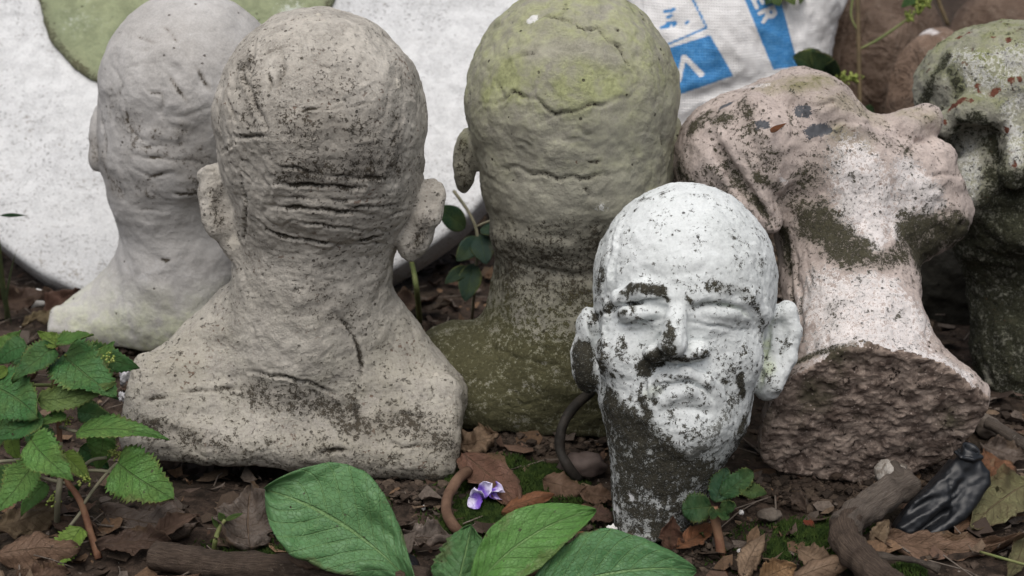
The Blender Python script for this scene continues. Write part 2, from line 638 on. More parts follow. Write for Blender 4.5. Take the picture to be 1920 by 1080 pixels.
# ================================================================== round table top leaning at the back
M_slab = stone('white_terrazzo', (0.70, 0.71, 0.71), (0.62, 0.63, 0.635), dark=(0.16, 0.15, 0.13), speck=0.585, speck_s=240, speck_c=(0.30, 0.30, 0.30), rust=(0.33, 0.31, 0.29), streak=0.35, mott=0.38, pits=0.3, green=(0.35, 0.42, 0.2), bump=0.0006, grain=400)
M_algae = stone('algae_film', (0.32, 0.35, 0.21), (0.22, 0.255, 0.155), dark=(0.06, 0.06, 0.04), speck=0.75, streak=0.1, mott=0.5, green=(0.3, 0.36, 0.1), light=(0.55, 0.58, 0.52), bump=0.0008)
slab = thing('round_tabletop', 'big round white tabletop leaning behind the busts, green patch on it', 'tabletop', G(440, 560))
def disc(name, mat, cx, cy, d, rad, th, tilt, parent, seed, wob, rim=0.006, mkf=None):
    """a round plate, front face towards the camera side, built standing and tilted back"""
    c = P(cx, cy, d)
    R = rad * d / F
    na, nr = 180, 40
    rr = np.concatenate([np.linspace(0, 1 - rim / R, nr), 1 - rim / R * (1 - np.sin(np.linspace(0.2, 1.57, 5)))])
    zz = np.concatenate([np.zeros(nr), -rim * (1 - np.cos(np.linspace(0.2, 1.57, 5)))])
    rr = np.concatenate([rr, [1.0, 0.97, 0.6, 0]]); zz = np.concatenate([zz, [-th * 0.8, -th, -th, -th]])
    a = np.linspace(0, 2 * math.pi, na, endpoint=False)
    A, Rr = np.meshgrid(a, rr, indexing='ij')
    Z = np.tile(zz, (na, 1))
    e1, e2, e3 = AX, unit(AU * math.cos(tilt) + AF * math.sin(tilt)), unit(-AF * math.cos(tilt) + AU * math.sin(tilt))
    pl = np.stack([np.cos(A).ravel() * 3, np.sin(A).ravel() * 3, np.full(A.size, seed * 1.0)], 1)
    w = 1 + wob * fbm(pl, 1.3, 4, seed)
    X = (Rr.ravel() * R * w)[:, None]
    V = c + X * np.cos(A).ravel()[:, None] * e1 + X * np.sin(A).ravel()[:, None] * e2 + Z.ravel()[:, None] * e3
    V = V + e3 * (fbm(V, 25, 3, seed)[:, None] * 0.0012)
    n = len(rr)
    I = np.arange(na * n).reshape(na, n)
    J = np.roll(I, -1, 0)
    Q = np.stack([I[:, :-1], I[:, 1:], J[:, 1:], J[:, :-1]], -1).reshape(-1, 4)
    mk = np.zeros((len(V), 4), np.float32)
    if mkf is not None: mkf(mk, V)
    V = V - np.array(parent.location)
    return link(name, mesh_np(name, V, Q, True, {'mk': mk}), mat, parent), e3
def mk_slab(mk, V):
    mk[:, 0] = 0.42 * np.clip((0.16 - V[:, 2]) / 0.15, 0, 1)
disc('plate', M_slab, 440, 26, 2.06, 606, 0.065, math.radians(22), slab, 5, 0.006, 0.008, mk_slab)
def mk_alg(mk, V):
    rr_ = np.linalg.norm(V - P(352, -62, 2.078), axis=1) / (284 * 2.078 / F)
    mk[:, 0] = 0.55 * np.clip((rr_ - 0.9) / 0.08, 0, 1)
    mk[:, 2] = 0.62 * np.exp(-((V - P(545, 20, 2.05)) ** 2).sum(1) / 0.025 ** 2) + 0.35 * np.exp(-((V - P(150, 40, 2.05)) ** 2).sum(1) / 0.05 ** 2)
disc('algae_covered_hub', M_algae, 352, -62, 2.078, 284, 0.02, math.radians(22), slab, 8, 0.045, 0.004, mk_alg)
# ================================================================== the busts
UPR = 20      # an upright axis leans 20 degrees towards a camera that looks down by 20
def ground_up(mk, W, N, lo=0.0, hi=0.12, ch=0, am=0.5):
    mk[:, ch] = np.maximum(mk[:, ch], am * np.clip((hi - W[:, 2]) / (hi - lo), 0, 1))

# ---- front bust seen from behind
M_front = stone('weathered_cement', (0.535, 0.505, 0.45), (0.42, 0.39, 0.34), wash=0.8, drip=0.6, dark=(0.045, 0.040, 0.032), speck=0.60, speck_s=210, streak=0.5, mott=0.6, dn=1.5, green=(0.2, 0.2, 0.11), light=(0.62, 0.58, 0.5))
b = Sculpt(1.52, 3.1)
b.ell('head', 602, 226, 90, (200, 208, 225), 10)
b.ell('head', 606, 345, 50, (180, 150, 190), 40)
b.cone('neck', (592, 440, 10), (576, 640, -50), 148, 152, 40)
b.ell('shoulders', 562, 728, -84, (244, 104, 104), 50)
b.cone('shoulders', (462, 640, -50), (300, 738, -70), 92, 52, 45)
b.cone('shoulders', (688, 650, -50), (806, 744, -70), 94, 58, 45)
b.box('shoulders', 560, 810, -80, (304, 100, 150), 40, 36, rot=(UPR, 0, 4.5))
b.cone('shoulders', (440, 610, -50), (276, 722, -66), 62, 34, 36)
b.cone('shoulders', (700, 612, -50), (830, 726, -66), 62, 36, 36)
b.plane(232, 760, -60, (-0.94, -0.34, 0.0), 14)
b.ell('ear#1', 414, 380, 70, (43, 74, 30), 10, rot=(0, 20, -4))
b.ell('ear#1', 436, 452, 60, (26, 44, 24), 14, rot=(0, 0, -18))
b.cone('ear#1', (384, 330, 70), (392, 322, 84), 12, 10, 8)
b.ell('ear#1', 418, 392, 100, (16, 46, 10), 6, rot=(0, 0, -4), sub=True)
b.cone('ear#1', (447, 345, 96), (456, 400, 92), 13, 10, 5)
b.ell('ear#2', 804, 384, 66, (33, 50, 24), 14, rot=(0, -15, 18))
b.ell('ear#2', 780, 446, 50, (30, 44, 26), 18, rot=(0, 0, 22))
b.ell('ear#2', 812, 388, 96, (12, 26, 10), 6, rot=(0, 0, 18), sub=True)
b.plane(546, 889, -70 + 140, (-0.085, 0.94, -0.32), 4)
def mk_front(mk, W, N, V):
    ground_up(mk, W, N, -0.06, 0.16, 0, 0.46)
    mk[:, 1] = 0.22 * np.clip((0.2 - W[:, 2]) / 0.1, 0, 1)
fs = [
 ([(560,206),(600,204),(640,202)], 4, 6, {'r':.55}), ([(655,200),(712,190)], 4, 5, {'r':.5}),
 ([(515,310),(560,318),(600,328)], 5, 8, {'r':.55}), ([(610,329),(680,334),(740,334)], 5, 8, {'r':.6}),
 ([(505,345),(560,347),(600,348),(685,354)], 6, 12, {'r':.75}), ([(500,368),(580,372),(650,376),(740,372)], 5, 5, {'r':.3}),
 ([(500,386),(560,390),(620,395),(700,403)], 6, 11, {'r':.6}), ([(640,388),(700,388),(760,384)], 5, 7, {'r':.5}),
 ([(475,408),(500,430),(525,443),(585,452),(640,461)], 6, 12, {'r':.5}), ([(545,415),(580,420),(680,432)], 5, 9, {'r':.5}),
 ([(660,452),(690,450),(722,442)], 6, 11, {'r':.6}), ([(730,405),(765,395)], 5, 7, {'r':.4}), ([(490,325),(505,360),(495,400)], 6, 6, {}),
 ([(482,80),(455,140),(480,200),(500,240)], 7, 12, {'r':.4}), ([(525,85),(532,130),(522,168),(512,200)], 6, 9, {'r':.35}),
 ([(440,256),(475,257),(505,254)], 6, 12, {'r':.5}), ([(408,290),(440,268)], 6, 8, {'r':.3}), ([(560,75),(565,112),(620,132)], 5, 6, {'r':.25}),
 ([(470,110),(500,100),(560,78)], 5, 6, {'r':.3}), ([(425,180),(440,225)], 6, 8, {'r':.3}), ([(495,190),(510,160),(498,130)], 5, 8, {'r':.35}),
 ([(742,160),(760,150)], 4, 5, {'r':.4}), ([(755,200),(748,280),(742,330)], 8, 5, {'r':.25}), ([(735,270),(742,250)], 6, 5, {'r':.6}),
 ([(660,170),(715,148)], 4, -4, {}), ([(660,268),(720,262)], 4, -4, {}), ([(640,160),(650,230),(655,290)], 8, -3, {}),
 ([(760,470),(790,440),(812,400)], 6, 8, {'r':.5}), ([(470,340),(455,320)], 5, 7, {'r':.3}), ([(452,330),(462,400),(455,450)], 7, 12, {'r':.4}),
 ([(480,480),(560,478),(640,482)], 6, 3, {}), ([(440,520),(540,515),(640,530)], 5, 3, {}),
 # shoulders
 ([(622,580),(645,605),(663,630),(675,658),(679,722)], 6, 11, {'r':.6}), ([(672,745),(668,775),(672,824)], 8, 8, {'r':.7}),
 ([(468,697),(524,706),(580,718),(635,741)], 6, 11, {'r':.55}), ([(340,735),(400,731),(459,727)], 6, 9, {'r':.5}), ([(272,752),(290,747),(320,743)], 8, 11, {'r':.5}),
 ([(250,800),(330,812),(370,840)], 14, 10, {'r':.35}), ([(589,856),(610,846),(626,843),(654,847)], 7, 12, {'r':.7}),
 ([(720,830),(760,838),(800,834)], 7, 8, {'r':.45}), ([(700,780),(740,775),(800,782),(850,790)], 6, 6, {'r':.4}), ([(735,750),(735,810)], 5, 6, {'r':.45}),
 ([(790,760),(800,800),(795,850)], 5, 5, {'r':.4}), ([(300,770),(400,780),(500,790)], 14, 6, {}), ([(480,640),(470,610)], 5, 4, {}),
 ([(330,690),(420,680),(520,690),(640,700)], 20, -3, {}), ([(690,690),(760,700),(830,720)], 20, -4, {}),
 ([(625, 845)], 5, 9, {'r':.9}), ([(478,595),(495,640)], 5, 3, {}),
 # soft dirt
 ([(540,320),(640,320),(720,315)], 60, 0, {'r':.42}), ([(500,240),(600,260),(700,250)], 70, 0, {'r':.30}), ([(460,120),(480,200),(470,230)], 40, 0, {'r':.38}),
 ([(590,130),(650,160)], 60, 0, {'r':.22}), ([(740,230),(745,320)], 30, 0, {'r':.40}), ([(480,740),(560,750),(640,770),(680,800)], 50, 0, {'r':.48}),
 ([(260,800),(360,820),(420,840)], 40, 0, {'r':.45}), ([(720,790),(800,800),(850,850)], 50, 0, {'r':.42}), ([(780,460),(800,420)], 26, 0, {'r':.45}),
 ([(405,360),(410,420)], 26, 0, {'r':.33}), ([(600,560),(660,600)], 60, 0, {'r':.30}), ([(760,890),(830,900)], 16, 0, {'r':.6}),
 ((747,157), 8, -4, {'b':1.2}), ((392,365), 7, 0, {'b':.9}), ((393,385), 7, 0, {'b':.9}), ((440,455), 11, -3, {'b':1.1}), ((598,27), 4, -3, {'b':1}), ((818,702), 6, -5, {'b':1.2}),
 ([(270,670),(330,640),(400,590)], 40, 0, {'b':.18}), ([(600,40),(660,60)], 70, 0, {'b':.16}),
]
b.mesh(lump=(5.5, 1 / 75.0), mid=(1.1, 1 / 22.0), fine=(0.5, 1 / 8.0), seed=3, strokes=fs, masks=mk_front, crease=(2.6, 55.0), brush=0.55, depth=1.05, stain=1.35)
t = thing('bust_statue', 'sandy grey cement bust seen from behind, with a deeply wrinkled nape and broad shoulders', 'bust', P(548, 880, 1.57), 'weathered cement busts')
b.build(t, {}, M_front)

# ---- grey bust behind it on the left
M_grey = stone('smooth_grey_cement', (0.53, 0.52, 0.505), (0.41, 0.395, 0.375), wash=0.75, dark=(0.065, 0.058, 0.048), speck=0.74, speck_c=(0.12, 0.11, 0.1), streak=0.15, mott=0.25, green=(0.40, 0.43, 0.27), light=(0.60, 0.60, 0.60), bump=0.0006)
b = Sculpt(1.78, 4.0)
b.ell('head', 364, 170, 70, (174, 182, 190), 10)
b.ell('head', 335, 290, 50, (146, 135, 165), 40)
b.ell('head', 290, 380, 60, (70, 60, 90), 40)
b.cone('neck', (338, 400, 20), (345, 560, -30), 112, 125, 40)
b.ell('shoulders', 320, 600, -40, (190, 70, 90), 50)
b.cone('shoulders', (300, 540, -30), (112, 610, -40), 70, 12, 40)
b.box('shoulders', 340, 622, -40, (150, 36, 70), 18, 30, rot=(UPR, 0, 8))
b.cone('shoulders', (250, 600, -30), (118, 618, -40), 48, 24, 30)
b.cone('shoulders', (290, 515, -30), (130, 604, -38), 70, 24, 30)
b.box('shoulders', 232, 626, -36, (130, 30, 60), 16, 20, rot=(UPR, 0, 4))
b.ell('ear#1', 190, 252, 84, (23, 64, 24), 5, rot=(0, 0, 4))
b.ell('ear#1', 184, 294, 86, (18, 28, 22), 6, rot=(0, 0, 0))
b.ell('ear#1', 214, 262, 112, (8, 54, 16), 5, sub=True)
b.plane(300, 655, -40 + 70, (0, 0.94, -0.34), 8)
def mk_grey(mk, W, N, V):
    mk[:, 1] = 0.7 * np.clip((0.10 - W[:, 2]) / 0.06, 0, 1)
h = lambda *p: [(x / 2, y / 2) for x, y in p]
fs = [
 (h((610,260),(640,295),(670,340),(705,385)), 5, 11, {'r':.45}), (h((725,240),(760,290),(795,350)), 5, 10, {'r':.4}), (h((610,100),(640,125),(668,158)), 5, 7, {'r':.4}), (h((510,135),(545,150),(578,160)), 5, 7, {'r':.4}),
 (h((470,180),(520,190),(570,180)), 5, 6, {'r':.25}), (h((540,320),(570,345),(605,355),(610,440)), 5, 8, {'r':.3}), (h((465,390),(480,460),(520,520),(560,540)), 6, 10, {'r':.35}), (h((710,470),(690,510),(660,560)), 5, 8, {'r':.35}),
 (h((500,545),(620,552)), 5, 7, {'r':.3}), (h((500,585),(620,595),(745,608)), 5, 8, {'r':.35}), (h((510,640),(560,662),(650,650)), 6, 9, {'r':.35}), (h((640,722),(745,735)), 5, 8, {'r':.4}), (h((560,720),(600,740),(660,755)), 5, 6, {'r':.3}),
 (h((480,640),(500,700),(540,730)), 6, 7, {'r':.25}), (h((520,785),(630,792)), 5, 7, {'r':.4}), (h((630,360),(600,420),(640,470),(690,490)), 7, 8, {'r':.2}), (h((690,100),(720,180),(700,220)), 6, 6, {}), (h((420,250),(460,320),(440,390)), 6, 8, {'r':.3}),
 (h((400,365),(450,360)), 5, 7, {'r':.3}), (h((560,220),(600,270),(590,300)), 6, 7, {'r':.2}), (h((640,220),(680,230),(720,300)), 8, -6, {}), (h((780,400),(700,440),(640,430)), 8, 7, {'r':.2}), (h((480,250),(540,235),(570,245)), 5, 5, {'r':.2}),
 (h((455,380),(470,440)), 9, -7, {}), (h((590,970),(640,975)), 5, 5, {'r':.5}), (h((380,420),(395,520),(400,600)), 6, 8, {'r':.35}), (h((410,600),(470,760)), 10, 4, {}), (h((520,500),(700,520)), 8, -5, {}), (h((500,620),(740,640)), 8, -4, {}),
 (h((430,400),(520,520),(700,560),(760,680)), 70, 0, {'r':.36}), (h((360,560),(430,700),(560,720)), 50, 0, {'r':.38}), (h((700,500),(760,760)), 60, 0, {'r':.34}), (h((380,1060),(600,1000),(700,1040)), 60, 0, {'b':.34}),
 (h((700,250),(760,320)), 50, 0, {'b':.30}), (h((560,100),(760,150)), 60, 0, {'b':.28}), (h((520,15)), 4, 0, {'r':.9}), (h((735,15)), 4, 0, {'r':.9}),
]
b.mesh(lump=(4, 1 / 75.0), mid=(1.0, 1 / 30.0), fine=(0.25, 1 / 8.0), seed=21, strokes=fs, masks=mk_grey, depth=0.62, crease=(0.9, 60.0), brush=0.4, stain=1.9)
t = thing('bust_statue', 'smooth pale grey cement bust turned away, leftmost, half hidden by the wrinkled one', 'bust', P(300, 640, 1.84), 'weathered cement busts')
b.build(t, {}, M_grey)

# ---- green-stained bust in the middle
M_moss = stone('algae_cement', (0.385, 0.372, 0.31), (0.30, 0.288, 0.235), dark=(0.040, 0.036, 0.028), speck=0.70, speck_s=170, streak=0.2, mott=0.4, green=(0.27, 0.285, 0.15), patch=(0.115, 0.110, 0.058), light=(0.7, 0.7, 0.68), dn=1.3, bump=0.001)
b = Sculpt(1.60, 4.2)
b.ell('head', 1073, 190, 90, (200, 216, 215), 10)
b.ell('head', 1080, 345, 60, (178, 150, 185), 40)
b.ell('head', 1060, 445, 50, (140, 68, 140), 30)
b.cone('neck', (1085, 470, -4), (1070, 640, -40), 152, 166, 34)
b.ell('shoulders', 1010, 715, -50, (222, 118, 130), 50)
b.ell('shoulders', 850, 690, -60, (74, 90, 90), 40)
b.box('shoulders', 1040, 750, -60, (240, 80, 110), 50, 50, rot=(UPR, 0, 4))
b.ell('ear#1', 872, 300, 50, (25, 62, 34), 8, rot=(0, 0, 4))
b.ell('ear#2', 1262, 285, 60, (16, 62, 40), 14, rot=(0, 0, 8))
b.plane(1000, 818, -60 + 110, (-0.04, 0.94, -0.34), 8)
def mk_moss(mk, W, N, V):
    up = np.clip(N[:, 2] * 0.7 + 0.35, 0, 1)
    mk[:, 1] = np.clip(0.95 * up * np.clip((W[:, 2] - 0.19) / 0.10, 0, 1) + 0.95 * np.clip((0.17 - W[:, 2]) / 0.06, 0, 1), 0, 1)
    mk[:, 0] = 0.46 * np.clip((0.25 - W[:, 2]) / 0.06, 0, 1)
    mk[:, 3] = 0.66 * np.clip((0.19 - W[:, 2]) / 0.10, 0, 1)  # olive algae low down, with the neighbouring busts' shade painted into it
fs = [
 ([(895,200),(930,192),(965,175),(1005,185),(1020,200),(1045,217),(1090,202),(1140,192),(1175,182),(1195,172)], 5, 11, {'r':.5}),
 ([(965,25),(1000,35),(1050,32),(1085,50),(1120,55),(1165,95),(1190,135),(1215,160)], 5, 11, {'r':.5}), ([(930,312),(965,315),(1010,327),(1055,335),(1115,332),(1165,322)], 6, 9, {'r':.5}),
 ([(965,107),(990,102),(1010,88)], 8, 9, {'r':.5}), ((1158,56), 6, 9, {'r':.6}), ([(900,60),(960,40),(1000,60)], 9, 6, {'r':.25}), ([(1090,100),(1120,75),(1150,80)], 10, -5, {}),
 ([(940,480),(985,500),(1040,512),(1100,520),(1160,510)], 10, 12, {'r':.4}), ([(890,640),(930,655),(980,675),(1050,685)], 6, 7, {'r':.45}), ([(960,738),(972,752),(985,758),(1005,755),(998,790)], 5, 7, {'r':.7}),
 ((1018,622), 7, 10, {'r':.8}), ((918,663), 7, 6, {'r':.7}), ([(1060,268),(1085,255)], 6, 6, {'r':.3}), ([(1080,240),(1110,255)], 5, 6, {'r':.25}), ([(970,262),(995,280)], 6, 6, {'r':.25}),
 ([(1100,300),(1125,303)], 5, 6, {'r':.6}), ([(1095,345),(1105,375)], 6, 8, {'r':.6}), ([(1190,250),(1240,250)], 6, 5, {'r':.3}), ([(1240,200),(1245,300)], 8, 8, {'r':.3}), ([(985,430),(995,432)], 6, 6, {'r':.8}), ([(1010,440),(1080,450)], 10, 7, {'r':.5}),
 ([(1005,300),(1060,290),(1120,300)], 20, -5, {}), ([(960,220),(990,230),(1010,260)], 12, -5, {}), ([(1180,10),(1230,60)], 7, 7, {'r':.3}), ([(1060,5),(1050,40)], 8, 7, {'r':.35}),
 ([(930,150),(950,200)], 8, 5, {'r':.15}), ([(1010,150),(1060,130),(1100,140)], 20, -5, {}),
 ([(950,150),(1000,150),(1060,150),(1150,140)], 90, 0, {'g':1.15}), ([(920,170),(940,140)], 50, 0, {'g':1.25}), ([(1180,50),(1230,130)], 60, 0, {'g':1.0}), ([(1000,100),(1090,90),(1150,110)], 26, 0, {'g':-.8}), ([(1060,160),(1090,150)], 40, 0, {'g':1.4}),
 ([(900,330),(960,380),(1060,370),(1180,350)], 50, 0, {'g':-.5}), ([(930,460),(1020,480),(1120,480)], 60, 0, {'r':.44}), ([(1000,480),(1100,440),(1150,470)], 70, 0, {'r':.44}), ([(1110,385),(1150,388)], 10, -3, {'b':.75}), ((998,36), 9, -5, {'b':1.3}),
 ([(820,780),(900,810),(1000,815),(1100,810)], 40, 0, {'r':.5}), ([(960,560),(1080,580)], 60, 0, {'r':.42}), ([(866,270),(872,300),(876,340)], 34, 0, {'r':.45}), ([(1100,700),(1110,780)], 60, 0, {'r':.45}),
]
b.mesh(lump=(5, 1 / 75.0), mid=(1.3, 1 / 26.0), fine=(0.5, 1 / 9.0), seed=40, strokes=fs, masks=mk_moss, crease=(2.6, 60.0), brush=0.8, depth=0.95, stain=1.2, wav=3.0)
t = thing('bust_statue', 'tall bust with a smooth face-less back of the head, stained yellow green with algae', 'bust', P(1000, 810, 1.64), 'weathered cement busts')
b.build(t, {}, M_moss)

# ---- white painted head with a frowning face
M_white = stone('flaking_whitewash', (0.72, 0.755, 0.75), (0.60, 0.635, 0.625), dark=(0.026, 0.025, 0.019), speck=0.70, speck_s=120, speck_c=(0.04, 0.04, 0.03), streak=0.10, mott=0.18, green=(0.40, 0.47, 0.22), light=(0.8, 0.8, 0.8), patch=(0.20, 0.205, 0.19), drip=1.1, paint=0.5, wash=0.7, bump=0.0007, dn=1.9, dlo=0.46, dhi=0.54)
b = Sculpt(1.41, 3.6)
b.ell('head', 1284, 532, 0, (173, 190, 185), 10)
b.ell('head', 1268, 690, 8, (146, 175, 150), 40)
b.cone('neck', (1264, 780, 30), (1218, 990, 16), 132, 68, 40)
b.cone('neck', (1262, 950, 0), (1228, 1010, 10), 62, 68, 20)
b.path('head', [(1160, 556, 140), (1205, 546, 158), (1256, 556, 164)], 16, 16)
b.path('head', [(1288, 556, 168), (1345, 544, 158), (1400, 556, 132), (1432, 596, 94)], 15, 16)
b.ell('head', 1206, 580, 178, (54, 18, 26), 9, rot=(0, -18, -4), sub=True)
b.ell('head', 1350, 584, 176, (64, 18, 26), 9, rot=(0, 20, 6), sub=True)
b.ell('head', 1200, 587, 142, (46, 19, 30), 6, rot=(0, -18, -4))
b.ell('head', 1350, 589, 142, (60, 20, 29), 6, rot=(0, 20, 5))
b.ell('head', 1188, 662, 86, (70, 66, 58), 24)
b.ell('head', 1360, 668, 80, (72, 70, 62), 24)
b.path('head', [(1146, 618, 92), (1190, 608, 134), (1240, 602, 150)], 10, 6)
b.path('head', [(1294, 607, 154), (1345, 613, 142), (1406, 624, 108)], 10, 6)
b.cone('nose', (1274, 552, 162), (1262, 640, 200), 13, 24, 7)
b.ell('nose', 1262, 648, 200, (28, 23, 22), 8)
b.ell('nose', 1226, 664, 172, (24, 17, 22), 8)
b.ell('nose', 1308, 658, 170, (25, 17, 22), 8)
b.ell('nose', 1270, 668, 172, (40, 12, 20), 8)
b.ell('head', 1276, 720, 104, (88, 62, 62), 20)
b.path('mouth', [(1216, 742, 138), (1240, 712, 160), (1288, 700, 170), (1326, 714, 160), (1346, 746, 138)], 9, 10)
b.path('mouth', [(1232, 760, 144), (1262, 741, 162), (1294, 735, 166), (1328, 756, 146)], 12, 8)
b.ell('head', 1286, 806, 112, (66, 46, 50), 24)
b.ell('ear#1', 1463, 644, -4, (35, 82, 34), 10, rot=(0, 22, 9))
b.ell('ear#1', 1440, 706, -4, (32, 46, 40), 14)
b.path('ear#1', [(1452, 590, 20, 15), (1476, 582, 22, 16), (1486, 620, 20, 15), (1478, 672, 20, 14), (1456, 722, 22, 15)], 14, 8)
b.ell('ear#1', 1466, 640, 36, (8, 34, 8), 5, rot=(0, 0, 12), sub=True)
b.ell('ear#2', 1102, 618, -10, (22, 42, 40), 12)
b.ell('ear#2', 1098, 684, -12, (28, 54, 42), 16, rot=(0, 0, -10))
b.plane(1225, 1014, 16 + 60, (0, 0.94, -0.34), 8)
def mk_white(mk, W, N, V):
    z = W[:, 2]
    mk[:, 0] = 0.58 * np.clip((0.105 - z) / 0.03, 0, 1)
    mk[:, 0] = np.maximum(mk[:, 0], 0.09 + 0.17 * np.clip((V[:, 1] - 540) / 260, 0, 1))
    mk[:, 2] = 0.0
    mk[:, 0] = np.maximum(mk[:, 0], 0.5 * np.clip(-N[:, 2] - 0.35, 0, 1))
fs = [
 # face grooves
 ([(1214,731),(1240,722),(1290,714),(1322,730),(1338,756)], 5, 8, {'r':.25}), ([(1208,706),(1212,730),(1216,756)], 6, 7, {'r':.45}), ([(1345,700),(1362,730),(1364,760)], 5, 7, {'r':.35}),
 ([(1216,690),(1250,678),(1290,684),(1330,700),(1356,716)], 6, 8, {'r':.3}), ([(1148,612),(1190,604),(1236,600)], 5, 8, {'r':.2}), ([(1292,604),(1340,612),(1400,620),(1424,640)], 5, 6, {'r':.12}),
 ([(1296,574),(1340,566),(1390,580),(1424,612)], 5, 4, {'r':.15, 'g':.3}), ([(1160,572),(1200,566),(1248,560)], 6, 10, {'r':.55}), ([(1244,610),(1226,650),(1206,690)], 6, 6, {'r':.2}), ([(1290,640),(1322,640),(1340,664)], 6, 5, {'r':.12}),
 ([(1162,410),(1150,470),(1142,530),(1136,600),(1130,680),(1128,740)], 6, -9, {}), ([(1150,430),(1138,500),(1122,560)], 6, 6, {'r':.35}), ([(1415,480),(1430,540),(1440,590)], 6, 4, {'r':.15}),
 ([(1446,600),(1440,640),(1430,690),(1424,740)], 6, 11, {'r':.35, 'g':.9}), ([(1480,624),(1468,654),(1460,668)], 6, 9, {'r':.7}), ([(1106,600),(1118,640)], 7, 10, {'r':.6}), ([(1108,600),(1150,580),(1166,560)], 7, 8, {'r':.7}),
 ([(1262,372),(1290,364),(1320,372),(1300,382)], 5, -5, {'r':.35}), ([(1330,368),(1350,378)], 5, -5, {'r':.35}), ([(1250,600),(1262,640)], 12, 0, {'r':.45}), ([(1180,490),(1250,482),(1340,490)], 16, -3, {}), ([(1190,510),(1260,516),(1320,506)], 9, 3, {}),
 ([(1240,770),(1290,764),(1330,776)], 8, 6, {'r':.15}), ([(1220,745),(1232,760)], 9, 5, {'r':.8}),
 # growth
 ([(1178,536),(1205,540),(1240,546)], 15, 0, {'r':1.0}), ([(1166,548),(1190,548)], 10, 0, {'r':.7}), ([(1334,534),(1370,540),(1398,552)], 20, 0, {'r':.44}), ([(1405,556),(1425,590),(1430,606)], 10, 0, {'r':.42}),
 ([(1208,692),(1216,676),(1240,662)], 22, 0, {'r':1.1}), ([(1238,680),(1260,672),(1290,676),(1318,668)], 14, 0, {'r':.9}), ([(1252,626),(1258,654),(1240,670)], 20, 0, {'r':.72}), ([(1322,650),(1328,668)], 9, 0, {'r':.6}), ([(1300,672),(1322,668)], 8, 0, {'r':.8}),
 ([(1186,572),(1190,580)], 8, 0, {'r':.6}), ([(1160,590),(1170,586)], 10, 0, {'r':.8}), ([(1245,555),(1252,562)], 7, 0, {'r':1.0}), ([(1150,570),(1140,580),(1120,596)], 13, 0, {'r':.75}),
 ([(1386,706),(1390,724),(1394,740)], 12, 0, {'r':.9}), ([(1356,714),(1360,716)], 9, 0, {'r':.9}), ([(1225,720),(1236,708),(1256,704)], 9, 0, {'r':.48}), ([(1290,708),(1320,716),(1332,736)], 9, 0, {'r':.38}), ([(1250,722),(1228,738),(1226,752)], 9, 0, {'r':.5}),
 ([(1088,660),(1090,700),(1098,736)], 40, 0, {'r':1.0}), ([(1112,570),(1118,620)], 10, 0, {'r':.45}), ([(1124,640),(1126,700),(1140,760)], 26, 0, {'r':.62}), ([(1140,740),(1160,770),(1200,800)], 36, 0, {'r':.75}),
 ([(1150,800),(1180,850),(1220,880),(1260,900)], 92, 0, {'r':.80}), ([(1205,815),(1250,862),(1290,885)], 60, 0, {'r':.82}), ([(1285,878),(1320,890)], 50, 0, {'r':.72}), ([(1205,752),(1215,780)], 18, 0, {'r':.72}),
 ([(1126,610),(1134,680),(1150,730)], 30, 0, {'r':.36}), ([(1170,640),(1180,700)], 30, 0, {'r':.24}), ([(1210,640),(1200,700),(1226,760)], 20, 0, {'r':.36}), ([(1250,720),(1300,740),(1340,720)], 30, 0, {'r':.24}), ([(1350,710),(1380,700),(1400,730)], 26, 0, {'r':.32}), ([(1130,480),(1120,560)], 22, 0, {'r':.36}), ([(1290,560),(1300,575),(1340,566)], 8, 0, {'r':.5}), ([(1412,740),(1396,790),(1372,840)], 30, 0, {'r':.56}), ([(1400,810),(1350,880),(1310,920)], 32, 0, {'r':.62}), ([(1346,800),(1330,840),(1300,850)], 24, 0, {'a':.72}), ([(1358,780),(1366,790)], 10, 0, {'a':.7}),
 ([(1160,860),(1180,920),(1180,960)], 36, 0, {'r':.70}), ([(1240,920),(1280,900),(1300,900)], 46, 0, {'r':.74}), ([(1130,420),(1150,440)], 14, 0, {'r':.4}), ([(1200,376),(1216,372)], 12, 0, {'r':.55}), ([(1190,395)], 8, 0, {'r':.5}),
 ([(1440,690),(1432,640)], 20, 0, {'g':1.0}), ([(1230,730),(1214,740)], 14, 0, {'g':.6}), ((1262,440), 4, 0, {'r':.8}), ((1298,476), 3, 0, {'r':.9}), ((1308,452), 4, 0, {'r':.6}), ((1255,445), 4, 0, {'r':.7}), ([(1368,440),(1374,446)], 8, 0, {'r':.45}), ([(1345,460),(1355,466)], 9, 0, {'r':.42}),
 ([(1168,640),(1172,652)], 8, 0, {'r':.6}), ([(1146,700),(1148,730)], 10, 0, {'r':.55}), ((1166,706), 7, 0, {'r':.7}), ([(1300,600),(1310,680)], 30, 0, {'r':-.6}), ([(1180,630),(1200,640)], 20, 0, {'r':-.5}), ([(1300,440),(1260,420)], 90, 0, {'r':-.55}), ([(1470,600),(1478,700)], 30, 0, {'r':-.3}),
 ([(1152,950),(1158,956)], 9, 0, {'r':-.9, 'b':.9}), ([(1180,925),(1186,935)], 9, 0, {'r':-.9, 'b':.9}),
]
b.mesh(lump=(2.5, 1 / 60.0), mid=(1.5, 1 / 20.0), fine=(0.7, 1 / 7.0), seed=60, strokes=fs, masks=mk_white, depth=1.4, crease=(0.9, 45.0), brush=0.35)
t = thing('stone_head', 'white painted head with a frowning face, black growth on chin and jaw, standing in front', 'statue head', P(1222, 1010, 1.40))
b.build(t, {}, M_white)

